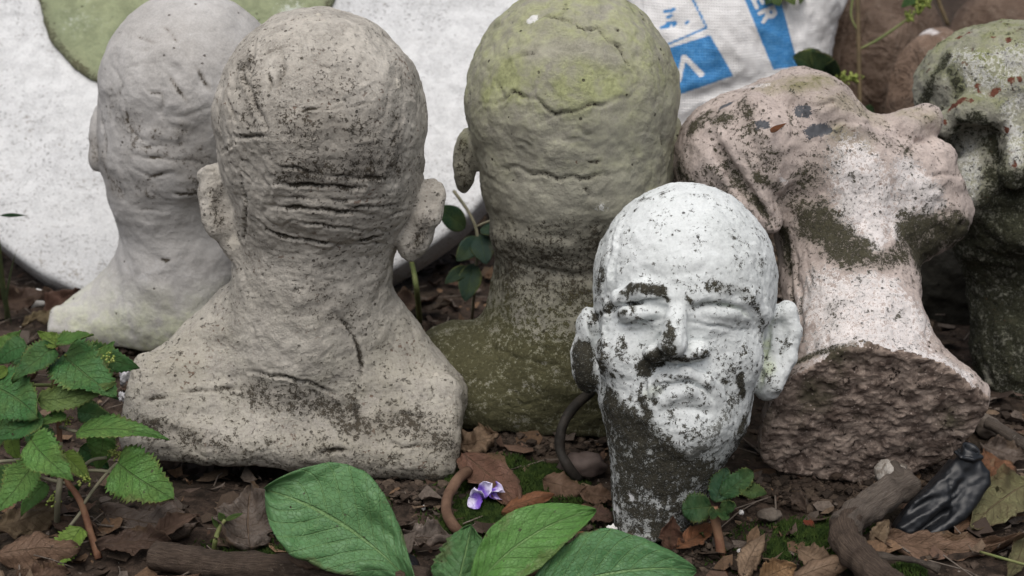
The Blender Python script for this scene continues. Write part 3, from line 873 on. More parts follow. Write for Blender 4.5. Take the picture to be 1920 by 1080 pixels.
# ---- pinkish bust leaning back with its face to the sky
M_pink = stone('pink_plaster', (0.56, 0.48, 0.44), (0.44, 0.37, 0.33), wash=0.75, dark=(0.034, 0.033, 0.022), speck=0.63, speck_s=170, streak=0.2, mott=0.5, green=(0.16, 0.155, 0.06), light=(0.75, 0.71, 0.69), patch=(0.10, 0.105, 0.115), bump=0.001, dn=1.7, dlo=0.44, dhi=0.56)
t_ = NT('broken_aggregate')
n1 = t_.noise(60, 8, 0.7, vec=t_.mapping((0.85, 1, 1.1)), dist=0.5)
n2 = t_.noise(14, 5, 0.6)
n3 = t_.noise(300, 4, 0.7)
v1 = t_.voro(95, vec=t_.mapping((0.7, 1.0, 1.3)))
c = t_.mix(t_.step(n1, 0.38, 0.64), (0.115, 0.085, 0.070), (0.45, 0.36, 0.30))
c = t_.mix(t_.step(n2, 0.5, 0.68), c, (0.10, 0.09, 0.06))
v2 = t_.voro(230)
c = t_.mix(t_.math('MULTIPLY', t_.step(v2, 0.24, 0.14), t_.step(n3, 0.42, 0.56)), c, (0.46, 0.38, 0.33))
c = t_.mix(t_.step(t_.noise(120, 4, 0.6), 0.60, 0.68), c, (0.03, 0.022, 0.018))
hh = t_.math('ADD', t_.math('MULTIPLY', n1, 1.3), t_.math('ADD', t_.math('MULTIPLY', v1, 0.15), t_.math('MULTIPLY', n3, 0.4)))
M_agg = t_.fin(c, 0.95, 0.15, t_.bump(hh, 0.0035))
b = Sculpt(1.50, 4.0)
HW = -110
b.ell('head', 1398, 300, HW, (138, 128, 150), 10)
b.ell('head', 1500, 250, HW + 10, (118, 122, 135), 50)
b.ell('head', 1580, 320, HW + 20, (130, 105, 125), 40)
b.ell('head', 1690, 345, HW + 20, (104, 84, 100), 40)
b.ell('head', 1590, 400, HW + 50, (130, 60, 90), 40)
b.cone('head', (1545, 415, HW + 30), (1740, 410, HW + 30), 70, 66, 40)
b.cone('head', (1720, 420, HW + 30), (1782, 402, HW + 30), 62, 42, 30)
b.path('head', [(1500, 190, HW + 110), (1545, 205, HW + 124), (1600, 240, HW + 118)], 24, 24)
b.ell('head', 1610, 330, HW + 100, (60, 50, 46), 34)
b.cone('nose', (1630, 268, HW + 30), (1728, 232, HW + 30), 42, 34, 26)
b.ell('nose', 1738, 222, HW + 30, (27, 29, 30), 12)
b.ell('nose', 1700, 240, HW + 64, (26, 24, 20), 12)
b.ell('head', 1752, 300, HW + 30, (38, 36, 60), 16)
b.ell('head', 1776, 352, HW + 30, (30, 30, 55), 16)
b.path('ear#1', [(1420, 205, HW + 118, 28), (1446, 262, HW + 128, 32), (1452, 322, HW + 120, 24)], 22, 26)
b.ell('ear#1', 1466, 250, HW + 172, (14, 40, 16), 8, rot=(0, 0, -14), sub=True)
b.path('ear#1', [(1402, 336, HW + 106, 26), (1404, 385, HW + 110, 34), (1440, 412, HW + 108, 26)], 22, 24)
b.cone('head', (1318, 235, HW + 128), (1420, 396, HW + 150), 8, 12, 18, sub=True)
b.cone('neck', (1588, 470, -80), (1606, 650, 30), 128, 126, 40)
nb = unit((0.0, 0.55, 0.83))
ang = math.degrees(math.atan2(0.83, 0.55))
b.ell('bust_base', 1632, 780, 90, (200, 100, 156), 44, rot=(ang, 0, 0))
b.cone('bust_base', (1650, 650, 50), (1824, 744, 84), 80, 32, 36)
b.cone('bust_base', (1590, 690, 40), (1480, 836, 50), 100, 54, 40)
b.cone('bust_base', (1620, 640, 50), (1600, 672, 120), 110, 60, 40)
b.plane(1640, 776, 104, nb, 8)
def mk_pink(mk, W, N, V):
    mk[:, 0] = 0.17
fs = [
 ([(1318,245),(1350,285),(1385,340),(1420,390)], 14, 18, {'r':.6}), ([(1400,350),(1430,395),(1450,420)], 9, 14, {'r':.75}), ([(1400,240),(1420,290),(1440,330)], 10, 10, {'r':.35}), ([(1475,300),(1470,340),(1490,370)], 12, 8, {'r':.2}),
 ([(1500,170),(1480,200),(1486,250),(1475,275)], 8, 8, {'r':.4}), ([(1520,200),(1570,190),(1620,220)], 8, 8, {'r':.3}), ([(1540,250),(1580,225),(1640,235)], 7, 8, {'r':.25}), ([(1680,240),(1690,258),(1720,262)], 7, 10, {'r':.4}),
 ([(1690,290),(1720,268),(1752,262)], 7, 11, {'r':.35}), ([(1740,330),(1770,326),(1796,332)], 7, 10, {'r':.2}), ([(1756,370),(1752,395),(1780,400)], 8, 8, {'r':.2}), ([(1800,424),(1806,422)], 9, 12, {'r':.7}), ([(1640,300),(1660,330)], 20, 5, {}),
 ([(1488,450),(1500,540),(1505,640)], 7, 8, {'r':.4}), ([(1475,440),(1482,520),(1490,600)], 8, 9, {'r':.55}), ([(1510,460),(1520,540)], 5, 6, {'r':.3}), ([(1740,600),(1738,640)], 7, 6, {'r':.2}),
 # growth
 ([(1525,412),(1560,440),(1600,470)], 66, 0, {'r':.72}), ([(1650,490),(1700,470)], 40, 0, {'r':.62}), ([(1710,430),(1760,436),(1800,440)], 62, 0, {'r':.76}), ([(1720,480),(1745,470)], 56, 0, {'r':.84}), ([(1470,440),(1480,500)], 30, 0, {'r':.7}),
 ([(1600,480),(1650,495)], 26, 0, {'r':.55}), ([(1560,300),(1480,360),(1500,420)], 60, 0, {'r':.34}), ([(1400,250),(1440,300)], 60, 0, {'r':.36}), ([(1640,260),(1700,280)], 40, 0, {'r':.34}), ([(1340,330),(1380,420)], 40, 0, {'r':.42}), ([(1690,400),(1700,440)], 14, 0, {'r':.6}),
 ([(1275,320),(1300,360)], 40, 0, {'r':.6}), ([(1300,240),(1330,215),(1360,220)], 34, 0, {'r':.56}), ([(1390,190),(1404,210)], 20, 0, {'r':.5}), ([(1420,330),(1460,350)], 20, 0, {'r':.5}), ([(1450,160),(1540,150)], 40, 0, {'g':.9}), ([(1560,180),(1640,220)], 40, 0, {'g':.5}), ([(1700,210),(1750,230)], 34, 0, {'g':.7}), ([(1570,250),(1620,270)], 30, 0, {'g':.7}),
 ([(1600,310),(1640,380),(1590,420)], 90, 0, {'b':.74}), ([(1700,330),(1740,380),(1680,420)], 60, 0, {'b':.74}), ([(1640,450),(1600,380)], 50, 0, {'b':.8}), ([(1540,560),(1640,560),(1700,600),(1560,630)], 100, 0, {'b':.72}), ([(1620,540),(1680,540)], 50, 0, {'b':.7}), ([(1600,650),(1700,660),(1800,710)], 60, 0, {'b':.7}), ([(1390,165),(1440,158)], 14, 0, {'b':.6}),
 ([(1356,200),(1366,196)], 15, 0, {'a':.95}), ([(1500,208),(1512,210)], 18, 0, {'a':.95}), ([(1426,233),(1434,234)], 14, 0, {'a':.95}), ([(1520,246),(1546,243)], 19, 0, {'a':1.0}),
 ([(1490,680),(1540,660),(1600,645)], 14, 0, {'r':.55, 'g':.6}), ([(1460,330),(1475,345)], 8, 0, {'b':.8}), ([(1470,720),(1480,760)], 26, 0, {'r':.45}),
 ([(1560,300),(1600,290)], 8, 0, {'r':.4}),
]
b.mesh(lump=(4.5, 1 / 60.0), mid=(2.0, 1 / 22.0), fine=(0.9, 1 / 8.0), seed=80, strokes=fs, masks=mk_pink, crease=(1.8, 45.0))
# the broken underside is a part of its own
nw = unit(nb[0] * AX - nb[1] * AU - nb[2] * AF)
fcn = np.cross(b.W[b.Fq[:, 2]] - b.W[b.Fq[:, 0]], b.W[b.Fq[:, 3]] - b.W[b.Fq[:, 1]])
fcn /= np.linalg.norm(fcn, axis=1)[:, None] + 1e-12
pc = CAM + (np.array([[1640 - 960, 0, 0]]) * 0)[0]
cc, _ = b.c(1640, 776, 104)
pw = b.world(cc[None])[0]
fcen = b.W[b.Fq].mean(1)
on = ((fcen - pw) @ nw > -0.007) & ((fcn @ nw) > 0.55)
onv = np.unique(b.Fq[on])
rough_d = fbm(b.W, 55, 4, 5) * 0.0026 + np.abs(fbm(b.W, 140, 3, 9)) * 0.0028
b.W[onv] += nw * rough_d[onv][:, None]
b.N = b.normals(b.W, b.Fq)
b.parts.append('broken_underside')
b.lab = np.where(on, len(b.parts) - 1, b.lab)
t = thing('bust_statue', 'pinkish white bust leaning back with its face to the sky, broken brown underside showing', 'bust', P(1640, 890, 1.49), 'weathered cement busts')
b.build(t, {'broken_underside': M_agg}, M_pink)

# ---- mossy bust at the right edge
M_right = stone('lichen_cement', (0.40, 0.39, 0.33), (0.30, 0.295, 0.24), dark=(0.026, 0.028, 0.018), speck=0.62, speck_s=140, streak=0.1, mott=0.5, green=(0.17, 0.19, 0.06), light=(0.62, 0.62, 0.58), patch=(0.15, 0.058, 0.038), bump=0.0018, dn=1.7, dlo=0.42, dhi=0.56)
b = Sculpt(1.70, 4.8)
b.ell('head', 1892, 172, 0, (176, 132, 160), 10)
b.ell('head', 1895, 350, 0, (128, 185, 150), 50)
b.path('head', [(1770, 235, 100), (1815, 205, 130), (1870, 215, 140)], 26, 20)
b.ell('head', 1822, 258, 132, (34, 22, 28), 14, sub=True)
b.cone('nose', (1900, 215, 130), (1912, 318, 166), 22, 36, 18)
b.ell('nose', 1915, 325, 168, (40, 26, 28), 10)
b.ell('head', 1828, 350, 92, (52, 66, 52), 20)
b.ell('head', 1925, 430, 110, (62, 46, 48), 20)
b.cone('neck', (1900, 480, -30), (1920, 640, -40), 92, 95, 30)
b.ell('bust_base', 1962, 668, -20, (124, 116, 110), 40)
b.ell('bust_base', 1960, 720, -30, (120, 70, 100), 30)
b.plane(1960, 785, 60, (0, 0.94, -0.34), 8)
def mk_right(mk, W, N, V):
    z = W[:, 2]
    mk[:, 0] = np.clip(0.17 + 0.50 * np.clip((0.285 - z) / 0.05, 0, 1), 0, 1)
    mk[:, 1] = 0.8 * np.clip(N[:, 2] * 1.1, 0, 1)
fs = [
 ([(1790,250),(1800,230),(1830,218),(1860,240),(1868,300)], 18, 0, {'r':.62}), ([(1862,300),(1862,360),(1840,420)], 22, 0, {'r':.6}), ([(1870,240),(1868,340)], 8, 10, {'r':.7}), ([(1790,260),(1820,290),(1850,290)], 8, 6, {'r':.5}),
 ([(1812,285),(1820,330),(1800,400)], 46, 0, {'r':-.6, 'b':.62}), ([(1900,240),(1905,300)], 28, 0, {'r':-.6, 'b':.6}), ([(1890,210),(1915,190)], 26, 0, {'r':-.5, 'b':.5}), ([(1780,100),(1850,70)], 50, 0, {'r':-.6}), ([(1800,120),(1850,140),(1910,110)], 70, 0, {'r':-.5, 'b':.48}),
 ([(1780,205),(1800,190),(1806,185)], 9, 0, {'a':.9}), ([(1858,178),(1870,168)], 10, 0, {'a':.9}), ((1832,160), 9, 0, {'a':.9}), ((1816,62), 10, 0, {'a':.9}), ((1820,188), 8, 0, {'a':.85}), ((1836,172), 7, 0, {'a':.85}), ((1896,150), 10, 0, {'a':.9}), ((1912,148), 9, 0, {'a':.9}), ((1862,70), 7, 0, {'a':.8}), ((1890,75), 8, 0, {'a':.8}), ((1770,230), 10, 0, {'a':.85}), ((1888,244), 8, 0, {'a':.85}), ((1902,310), 8, 0, {'a':.85}), ((1760,215), 8, 0, {'a':.8}), ((1800,70), 12, 0, {'a':.8}),
 ([(1730,200),(1750,150),(1770,110)], 26, 0, {'r':.5}), ([(1785,130),(1800,170)], 24, 0, {'r':.5, 'g':1}), ([(1840,100),(1880,140)], 30, 0, {'g':1.2}), ([(1850,690),(1852,720)], 16, 0, {'r':-.6}),
 ([(1880,360),(1915,370)], 10, 12, {'r':.8}), ([(1880,400),(1915,395)], 9, 10, {'r':.9}),
]
b.mesh(lump=(6, 1 / 55.0), mid=(3.2, 1 / 20.0), fine=(1.3, 1 / 8.0), seed=99, strokes=fs, masks=mk_right, crease=(2.0, 40.0))
t = thing('bust_statue', 'mossy bust with red flecks and a broad nose, cut by the right edge', 'bust', P(1960, 780, 1.72), 'weathered cement busts')
b.build(t, {}, M_right)
# ================================================================== things behind the busts
t_ = NT('woven_sack')
r, g, bb, a = t_.attr('mk')
wv = t_.noise(260, 3, 0.6)
n1 = t_.noise(14, 5, 0.6)
w1 = t_.n.new('ShaderNodeTexWave'); w1.inputs['Scale'].default_value = 90; w1.bands_direction = 'X'; t_.l.new(t_.obj, w1.inputs['Vector'])
w2 = t_.n.new('ShaderNodeTexWave'); w2.inputs['Scale'].default_value = 90; w2.bands_direction = 'Z'; t_.l.new(t_.obj, w2.inputs['Vector'])
c = t_.mix(t_.step(n1, 0.35, 0.7), (0.76, 0.755, 0.75), (0.62, 0.61, 0.60))
blue = t_.mix(t_.step(wv, 0.35, 0.65), (0.035, 0.20, 0.47), (0.075, 0.27, 0.54))
c = t_.mix(t_.step(t_.math('ADD', r, t_.math('ADD', t_.math('MULTIPLY', t_.math('SUBTRACT', wv, 0.5), 0.5), t_.math('MULTIPLY', t_.math('SUBTRACT', n1, 0.5), 0.5))), 0.30, 0.66), c, blue)
M_sack = t_.fin(c, 0.55, 0.3, t_.bump(t_.math('ADD', w1.outputs['Fac'], w2.outputs['Fac']), 0.0006))

def proj(W):
    d = W - CAM
    z = d @ AF
    return np.stack([960 + F * (d @ AX) / z, 540 - F * (d @ AU) / z], 1)
def seg_d(p, a, b):
    a, b = np.array(a, float), np.array(b, float)
    h = np.clip(((p - a) @ (b - a)) / ((b - a) @ (b - a)), 0, 1)
    return np.linalg.norm(p - a - h[:, None] * (b - a), axis=1)
def poly_in(p, pts):
    """soft inside test of a convex polygon (clockwise on screen)"""
    v = np.full(len(p), 1e9)
    for a, b in zip(pts, pts[1:] + pts[:1]):
        e = np.array(b, float) - a
        v = np.minimum(v, ((p - a) @ np.array([-e[1], e[0]])) / np.linalg.norm(e))
    return np.clip(v / 5 + 0.5, 0, 1)
b = Sculpt(2.2, 3.6)
b.box('cloth', 1352, 90, -20, (196, 230, 110), 90, 10, rot=(0, 0, 16))
b.ell('cloth', 1340, 120, 10, (150, 190, 115), 60, rot=(0, 0, 16))
b.box('folded_top', 1440, -150, -20, (150, 60, 50), 40, 40, rot=(0, 0, 16))
b.plane(1350, 452, 0, (0, 0.94, -0.34), 8)
fs = [([(1300,20),(1330,90),(1340,170)], 12, 9), ([(1380,10),(1420,80),(1450,150)], 14, 10), ([(1480,0),(1500,60),(1490,120)], 12, 9), ([(1270,190),(1320,180),(1380,160),(1450,140)], 14, 12), ([(1350,60),(1390,110),(1400,150)], 9, -7), ([(1290,215),(1330,195)], 8, 8), ([(1280,150),(1340,130)], 14, 6), ([(1230,30),(1290,60)], 12, 7), ([(1520,10),(1505,70)], 10, -7)]
b.mesh(lump=(7, 1 / 80.0), mid=(2.5, 1 / 30.0), fine=(0.5, 1 / 9.0), seed=120, strokes=fs)
p2 = proj(b.W)
pr = np.zeros(len(p2))
pr = np.maximum(pr, poly_in(p2, [(1232, 97), (1331, 66), (1375, 142), (1262, 182)]))
pr = np.maximum(pr, poly_in(p2, [(1352, -110), (1434, -110), (1497, 124), (1450, 131)]))
for s_ in ([(1296, -8), (1325, 52)], [(1325, 52), (1250, 84)]):
    pr = np.maximum(pr, np.clip((3.5 - seg_d(p2, *s_)) / 3, 0, 1))
for x, y, l in ((1246, 22, 10), (1258, 20, 6), (1250, 44, 16), (1262, 48, 5), (1286, 44, 4), (1252, 32, 8), (1240, 52, 14)):
    pr = np.maximum(pr, 0.8 * np.clip((5 - seg_d(p2, (x, y), (x + l, y - 3))) / 3, 0, 1))
let = np.full(len(p2), 1e9)
def tx(x0, y0, st):
    return [[(x0 + .42 * a_ + .9 * b_, y0 + .9 * a_ - .42 * b_) for a_, b_ in s2] for s2 in st]
for s_ in ([(1272,152),(1281,106)], [(1274,150),(1283,108)], [(1281,106),(1314,141)], [(1284,106),(1317,139)],                     # M, partly hidden
           *tx(1412, -1, [((0,0),(0,28)), ((0,28),(17,28)), ((0,14),(13,14)), ((0,0),(17,0))]),          # E
           *tx(1424, 25, [((0,0),(0,28)), ((0,28),(13,27)), ((13,27),(16,20)), ((16,20),(12,14)), ((12,14),(0,14)), ((8,14),(18,0))])):        # R
    let = np.minimum(let, seg_d(p2, *s_))
pr = pr * np.clip((let - 2.2) / 3, 0, 1)
b.mk[:, 0] = pr * (((b.W - CAM) @ AF) < 2.2)
t = thing('woven_sack', 'white woven sack with blue printed bands standing behind the pinkish bust', 'sack', G(1350, 440))
b.build(t, {}, M_sack)

t_ = NT('brown_clay')
n1 = t_.noise(9, 5, 0.6); n2 = t_.noise(60, 5, 0.65)
c = t_.mix(t_.step(n1, 0.35, 0.65), (0.12, 0.078, 0.053), (0.235, 0.165, 0.12))
c = t_.mix(t_.step(n2, 0.5, 0.75), c, (0.22, 0.165, 0.125))
pale = t_.attr('mk')[2]
c = t_.mix(t_.step(t_.math('ADD', pale, t_.math('MULTIPLY', t_.math('SUBTRACT', n2, 0.5), 0.8)), 0.4, 0.7), c, (0.52, 0.49, 0.48))
gd = t_.n.new('ShaderNodeObjectInfo').outputs['Color']
M_clay = t_.fin(t_.mix(1.0, c, gd, 'MULTIPLY'), 0.6, 0.3, t_.bump(t_.math('ADD', n2, t_.math('MULTIPLY', t_.math('ABSOLUTE', t_.math('SUBTRACT', t_.noise(22, 4, 0.6, dist=1.0), 0.5)), 2.2)), 0.006))
import bmesh
def lump(name, label, cx, cy, rx, ry, rz, d, seed, n=70, mat=None, cat='clay lump', pale=None, group=None, tone=1.0):
    r_ = random.Random(seed)
    bm = bmesh.new()
    s = d / F
    for k in range(n):
        z = 1 - 2 * (k + 0.5) / n
        a = k * 2.39996 + r_.uniform(-.3, .3)
        q = math.sqrt(1 - z * z)
        f = 1 + r_.uniform(-.09, .06)
        bm.verts.new((q * math.cos(a) * rx * s * f, q * math.sin(a) * rz * s * f, z * ry * s * f))
    bmesh.ops.convex_hull(bm, input=list(bm.verts))
    for v in [v for v in bm.verts if not v.link_faces]: bm.verts.remove(v)
    for f in bm.faces: f.smooth = True
    me = bpy.data.meshes.new(name)
    bm.to_mesh(me); bm.free()
    o = link(name, me, mat or M_clay, None, P(cx, cy, d))
    at = me.attributes.new('mk', 'FLOAT_COLOR', 'POINT')
    at.data.foreach_set('color', np.zeros(len(me.vertices) * 4, np.float32))
    if pale is not None:
        pp = P(*pale[:2], d - rz * s)
        for i, v in enumerate(me.vertices):
            dd = np.linalg.norm((np.array(v.co) + P(cx, cy, d) - pp)[[0, 2]])
            at.data[i].color = (0, 0, max(0, 1 - dd / (pale[2] * s)), 0)
    bv = o.modifiers.new('soft_edges', 'BEVEL'); bv.width = 0.007; bv.segments = 3; bv.limit_method = 'NONE'
    tag(o, label, cat, group)
    o.color = (tone, tone, tone, 1)
    return o
lump('carved_lump', 'large brown faceted clay lump behind the pinkish bust, next to the sack', 1640, 130, 138, 190, 130, 2.32, 3, 54, tone=0.75, group='brown faceted lumps at the back')
lump('carved_lump', 'smaller brown faceted lump with a whitish top, left of the mossy bust', 1752, 175, 94, 135, 90, 2.08, 4, 46, pale=(1750, 60, 40), tone=1.2, group='brown faceted lumps at the back')
lump('carved_lump', 'brown faceted lump farthest back in the top right corner', 1890, 110, 128, 140, 110, 2.46, 5, 48, tone=0.85, group='brown faceted lumps at the back')
M_gap_shade = stone('gap_shade_black', (0.045, 0.042, 0.034), (0.03, 0.03, 0.024), dark=(0.012, 0.012, 0.009), green=(0.04, 0.06, 0.02), bump=0.002)  # shade of the gap put into a near-black colour
b = Sculpt(1.92, 7)  # added form that fills the shaded gap with darkness
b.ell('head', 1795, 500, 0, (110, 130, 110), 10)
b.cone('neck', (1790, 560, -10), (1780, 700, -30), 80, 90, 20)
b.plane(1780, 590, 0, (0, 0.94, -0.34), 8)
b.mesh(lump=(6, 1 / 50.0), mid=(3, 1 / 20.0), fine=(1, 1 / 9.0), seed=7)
t = thing('gap_shade_form', 'added black form, painted as dark as the shade in the gap behind the pinkish bust', 'bust', G(1780, 560))
b.build(t, {}, M_gap_shade)

# ================================================================== leaves
def leaf_mat(name, vein, edge, nv, slope, trans=0.25, rough=0.45, spec=0.35, margin=0.72, spots=(0.3, 0.3, 0.15), bumpd=0.0012, mottle=0.5, midw=0.045, brown=0.4):
    t = NT(name)
    oi = t.n.new('ShaderNodeObjectInfo')
    col = oi.outputs['Color']
    uv = t.sep(t.tc.outputs['UV'])
    u, v = uv[0], uv[1]
    q = t.math('ABSOLUTE', t.math('MULTIPLY_ADD', v, 2.0, -1.0))
    n1 = t.noise(45, 5, 0.6); n2 = t.noise(220, 5, 0.65)
    ph = t.math('FRACT', t.math('SUBTRACT', t.math('MULTIPLY', u, nv), t.math('MULTIPLY', q, slope)))
    lat = t.math('ABSOLUTE', t.math('SUBTRACT', ph, 0.5))
    latm = t.step(lat, 0.075, 0.015)
    mid = t.step(q, midw, midw * 0.4)
    vm = t.math('MAXIMUM', mid, t.math('MULTIPLY', latm, 0.5))
    c = t.mix(t.math('MULTIPLY', t.step(n1, 0.38, 0.68), mottle), col, t.mix(0.55, col, edge))
    c = t.mix(t.math('MULTIPLY', t.step(n2, 0.35, 0.7), 0.35), c, t.mix(0.5, col, (0.005, 0.008, 0.004)))
    c = t.mix(t.math('MULTIPLY', t.step(t.math('ADD', q, t.math('MULTIPLY', t.math('SUBTRACT', n1, 0.5), 0.9)), margin, margin + 0.3), 0.8), c, edge)
    c = t.mix(t.math('MULTIPLY', t.step(n2, 0.70, 0.75), 0.6), c, spots)
    dm = t.math('ADD', t.math('MULTIPLY', q, 0.35), t.noise(28, 4, 0.6, vec=t.mapping(loc=(4, 4, 4))))
    c = t.mix(t.math('MULTIPLY', t.step(dm, 0.86, 0.93), brown), c, (0.13, 0.085, 0.04))
    c = t.mix(t.math('MULTIPLY', t.step(t.noise(160, 2, 0.5), 0.71, 0.74), 0.8), c, (0.05, 0.036, 0.024))
    net = t.voro(1.0, 'DISTANCE_TO_EDGE', vec=t.mapping((30, 22, 1), vec=t.tc.outputs['UV']))
    netm = t.step(net, 0.10, 0.02)
    c = t.mix(t.math('MULTIPLY', netm, 0.22), c, vein)
    c = t.mix(t.math('MULTIPLY', vm, 0.6), c, vein)
    h = t.math('SUBTRACT', t.math('MULTIPLY', n2, 0.35), t.math('ADD', t.math('MULTIPLY', vm, 1.0), t.math('MULTIPLY', netm, 0.35)))
    nrm = t.bump(h, bumpd)
    t.fin(c, t.step(n1, 0.35, 0.65, rough - 0.08, rough + 0.2), spec, nrm)
    tr = t.n.new('ShaderNodeBsdfTranslucent')
    t.l.new(c, tr.inputs['Color'])
    mx = t.n.new('ShaderNodeMixShader')
    mx.inputs[0].default_value = trans
    t.l.new(t.b.outputs[0], mx.inputs[1]); t.l.new(tr.outputs[0], mx.inputs[2])
    t.l.new(mx.outputs[0], t.out.inputs[0])
    return t.m
M_nettle = leaf_mat('nettle_leaf', (0.10, 0.16, 0.05), (0.23, 0.27, 0.07), 8, 2.2, margin=0.82, rough=0.5, mottle=0.5)
M_broad = leaf_mat('broad_leaf', (0.22, 0.36, 0.13), (0.06, 0.16, 0.035), 9, 2.6, margin=1.2, rough=0.42, mottle=0.4, midw=0.05)
M_dead = leaf_mat('dead_leaf', (0.13, 0.085, 0.05), (0.07, 0.042, 0.026), 10, 2.0, trans=0.12, margin=0.8, rough=0.6, spec=0.3, spots=(0.04, 0.025, 0.015), mottle=0.8)

PROF = {
 'oval':  lambda t: np.sin(np.pi * t ** 0.85) ** 0.75,
 'ovate': lambda t: np.sin(np.pi * t ** 0.62) ** 0.8 * (1 - 0.25 * t),
 'heart': lambda t: np.sin(np.pi * np.clip(t + 0.04, 0, 1) ** 0.55) ** 0.62,
 'obov':  lambda t: np.clip(np.sin(np.pi * t ** 1.42) ** 0.74, 0.0, 1) + 0.10 * (1 - t),
 'lance': lambda t: np.sin(np.pi * t ** 0.8) ** 1.1,
 'round': lambda t: np.clip(1 - (2 * t - 1) ** 2, 0, 1) ** 0.5,
 'strap': lambda t: np.clip(np.sin(np.pi * np.clip(t, 0.0, 1)) , 0, 1) ** 0.35,
}
def leaf_arr(base, tip, width, normal, prof='oval', nu=24, nv=10, bend=0.0, side=0.0, fold=0.0, cup=0.0, wave=0.0, serr=0.0, twist=0.0, quilt=0.0, nvein=8, seed=0, lop=0.0, ragged=0.0, holes=0.0):
    base, tip = np.asarray(base, float), np.asarray(tip, float)
    a = tip - base
    L = np.linalg.norm(a); a = a / L
    n = unit(normal - np.dot(normal, a) * a)
    s = np.cross(n, a)
    t = np.linspace(0, 1, nu + 1)
    q = np.linspace(-1, 1, nv + 1)
    T, Q = np.meshgrid(t, q, indexing='ij')
    w = PROF[prof](T)
    if serr:
        tooth = (np.arange(nu + 1) % 2)[:, None]
        w = w * (1 - serr * tooth * np.abs(Q) ** 3)
    if ragged:
        rg = fbm(np.stack([T.ravel() * 9, np.sign(Q).ravel() * 3, np.full(T.size, seed * 1.7)], 1), 1.0, 3, seed).reshape(T.shape)
        w = w * (1 + ragged * rg * np.abs(Q) ** 2)
    hw = w * width / 2
    lo_ = 1 + lop * np.sign(Q)
    X = Q * hw * lo_
    ph = 4 * T * (1 - T)
    Z = bend * L * ph + fold * np.abs(Q) * hw + cup * hw * Q * Q
    tw = twist * (T - 0.3)
    X, Z = X * np.cos(tw) - Z * np.sin(tw), X * np.sin(tw) + Z * np.cos(tw)
    if quilt:
        phs = T * nvein - np.abs(Q) * 2.4
        Z = Z + quilt * width * (np.abs(np.sin(np.pi * (phs + 0.5))) - 0.5) * np.clip(np.abs(Q) * 4, 0, 1) * (1 - np.abs(Q) ** 4)
    if wave:
        nz = fbm(np.stack([T.ravel() * 3.0, Q.ravel() * 1.2, np.full(T.size, seed * 2.3)], 1), 1.0, 3, seed + 50).reshape(T.shape)
        Z = Z + wave * width * nz * (0.35 + np.abs(Q))
    Xs = X + side * L * ph
    V = base + (T * L)[..., None] * a + Xs[..., None] * s + Z[..., None] * n
    uv = np.stack([T.ravel(), Q.ravel() * 0.5 + 0.5], 1)
    I = np.arange(V.shape[0] * V.shape[1]).reshape(T.shape)
    F4 = np.stack([I[:-1, :-1], I[1:, :-1], I[1:, 1:], I[:-1, 1:]], -1).reshape(-1, 4)
    if holes:
        tc, qc = uv[F4].mean(1)[:, 0], uv[F4].mean(1)[:, 1] * 2 - 1
        hn = fbm(np.stack([tc * 9, qc * 4.5, np.full(len(tc), seed * 3.7)], 1), 1.0, 2, seed + 80)
        F4 = F4[~((hn > 0.95 - holes * (0.35 + 0.65 * np.abs(qc))) & (np.abs(qc) > 0.14) & (tc > 0.12))]
    return V.reshape(-1, 3), F4, uv
def add_leaf(name, mat, color, root=None, solid=0.0003, **kw):
    V, F4, uv = leaf_arr(**kw)
    loc = np.array(root.location) if root is not None else V.mean(0)
    me = mesh_np(name, V - loc, F4, True, None, uv)
    o = link(name, me, mat, root, None if root is not None else loc)
    o.color = tuple(color) + (1.0,)
    if solid:
        md = o.modifiers.new('thickness', 'SOLIDIFY'); md.thickness = solid; md.offset = 0
    return o
TOCAM = -AF
UPV = np.array([0, 0, 1.0])
def nrm(k=0.5, lx=0.0):
    """k 0: faces up, 1: faces the viewer; lx leans it to the right"""
    return unit((1 - k) * UPV + k * TOCAM + lx * AX)

def tube_arr(pts, radii, ns=8, wob=0.0, seed=0, cap=True):
    pts = np.asarray(pts, float)
    n = len(pts)
    r = np.full(n, radii, float) if np.isscalar(radii) else np.asarray(radii, float)
    tan = np.gradient(pts, axis=0)
    V = []
    ref = np.array([0.31, 0.2, 0.93])
    for i in range(n):
        tt = unit(tan[i]); e1 = unit(np.cross(tt, ref)); e2 = np.cross(tt, e1)
        for k in range(ns):
            a = 2 * math.pi * k / ns
            V.append(pts[i] + r[i] * (math.cos(a) * e1 + math.sin(a) * e2))
    V = np.array(V)
    if wob:
        c = np.repeat(pts, ns, 0)
        ia = np.tile(np.arange(ns) * 2 * math.pi / ns, n); il = np.repeat(np.arange(n), ns)
        rg = fbm(np.stack([np.cos(ia) * 2.2, np.sin(ia) * 2.2, il * 0.09 + seed * 5.1], 1), 1.0, 3, seed + 3)
        V = c + (V - c) * (1 + wob * fbm(V, 60, 3, seed) + 0.6 * wob * rg)[:, None]
    I = np.arange(n * ns).reshape(n, ns)
    J = np.roll(I, -1, 1)
    Q = np.stack([I[:-1], J[:-1], J[1:], I[1:]], -1).reshape(-1, 4)
    fl = [Q]
    if cap:
        V = np.vstack([V, pts[0], pts[-1]])
        m = n * ns
        fl.append(np.array([[m, J[0, k], I[0, k]] for k in range(ns)] + [[m + 1, I[-1, k], J[-1, k]] for k in range(ns)]))
    return V, fl
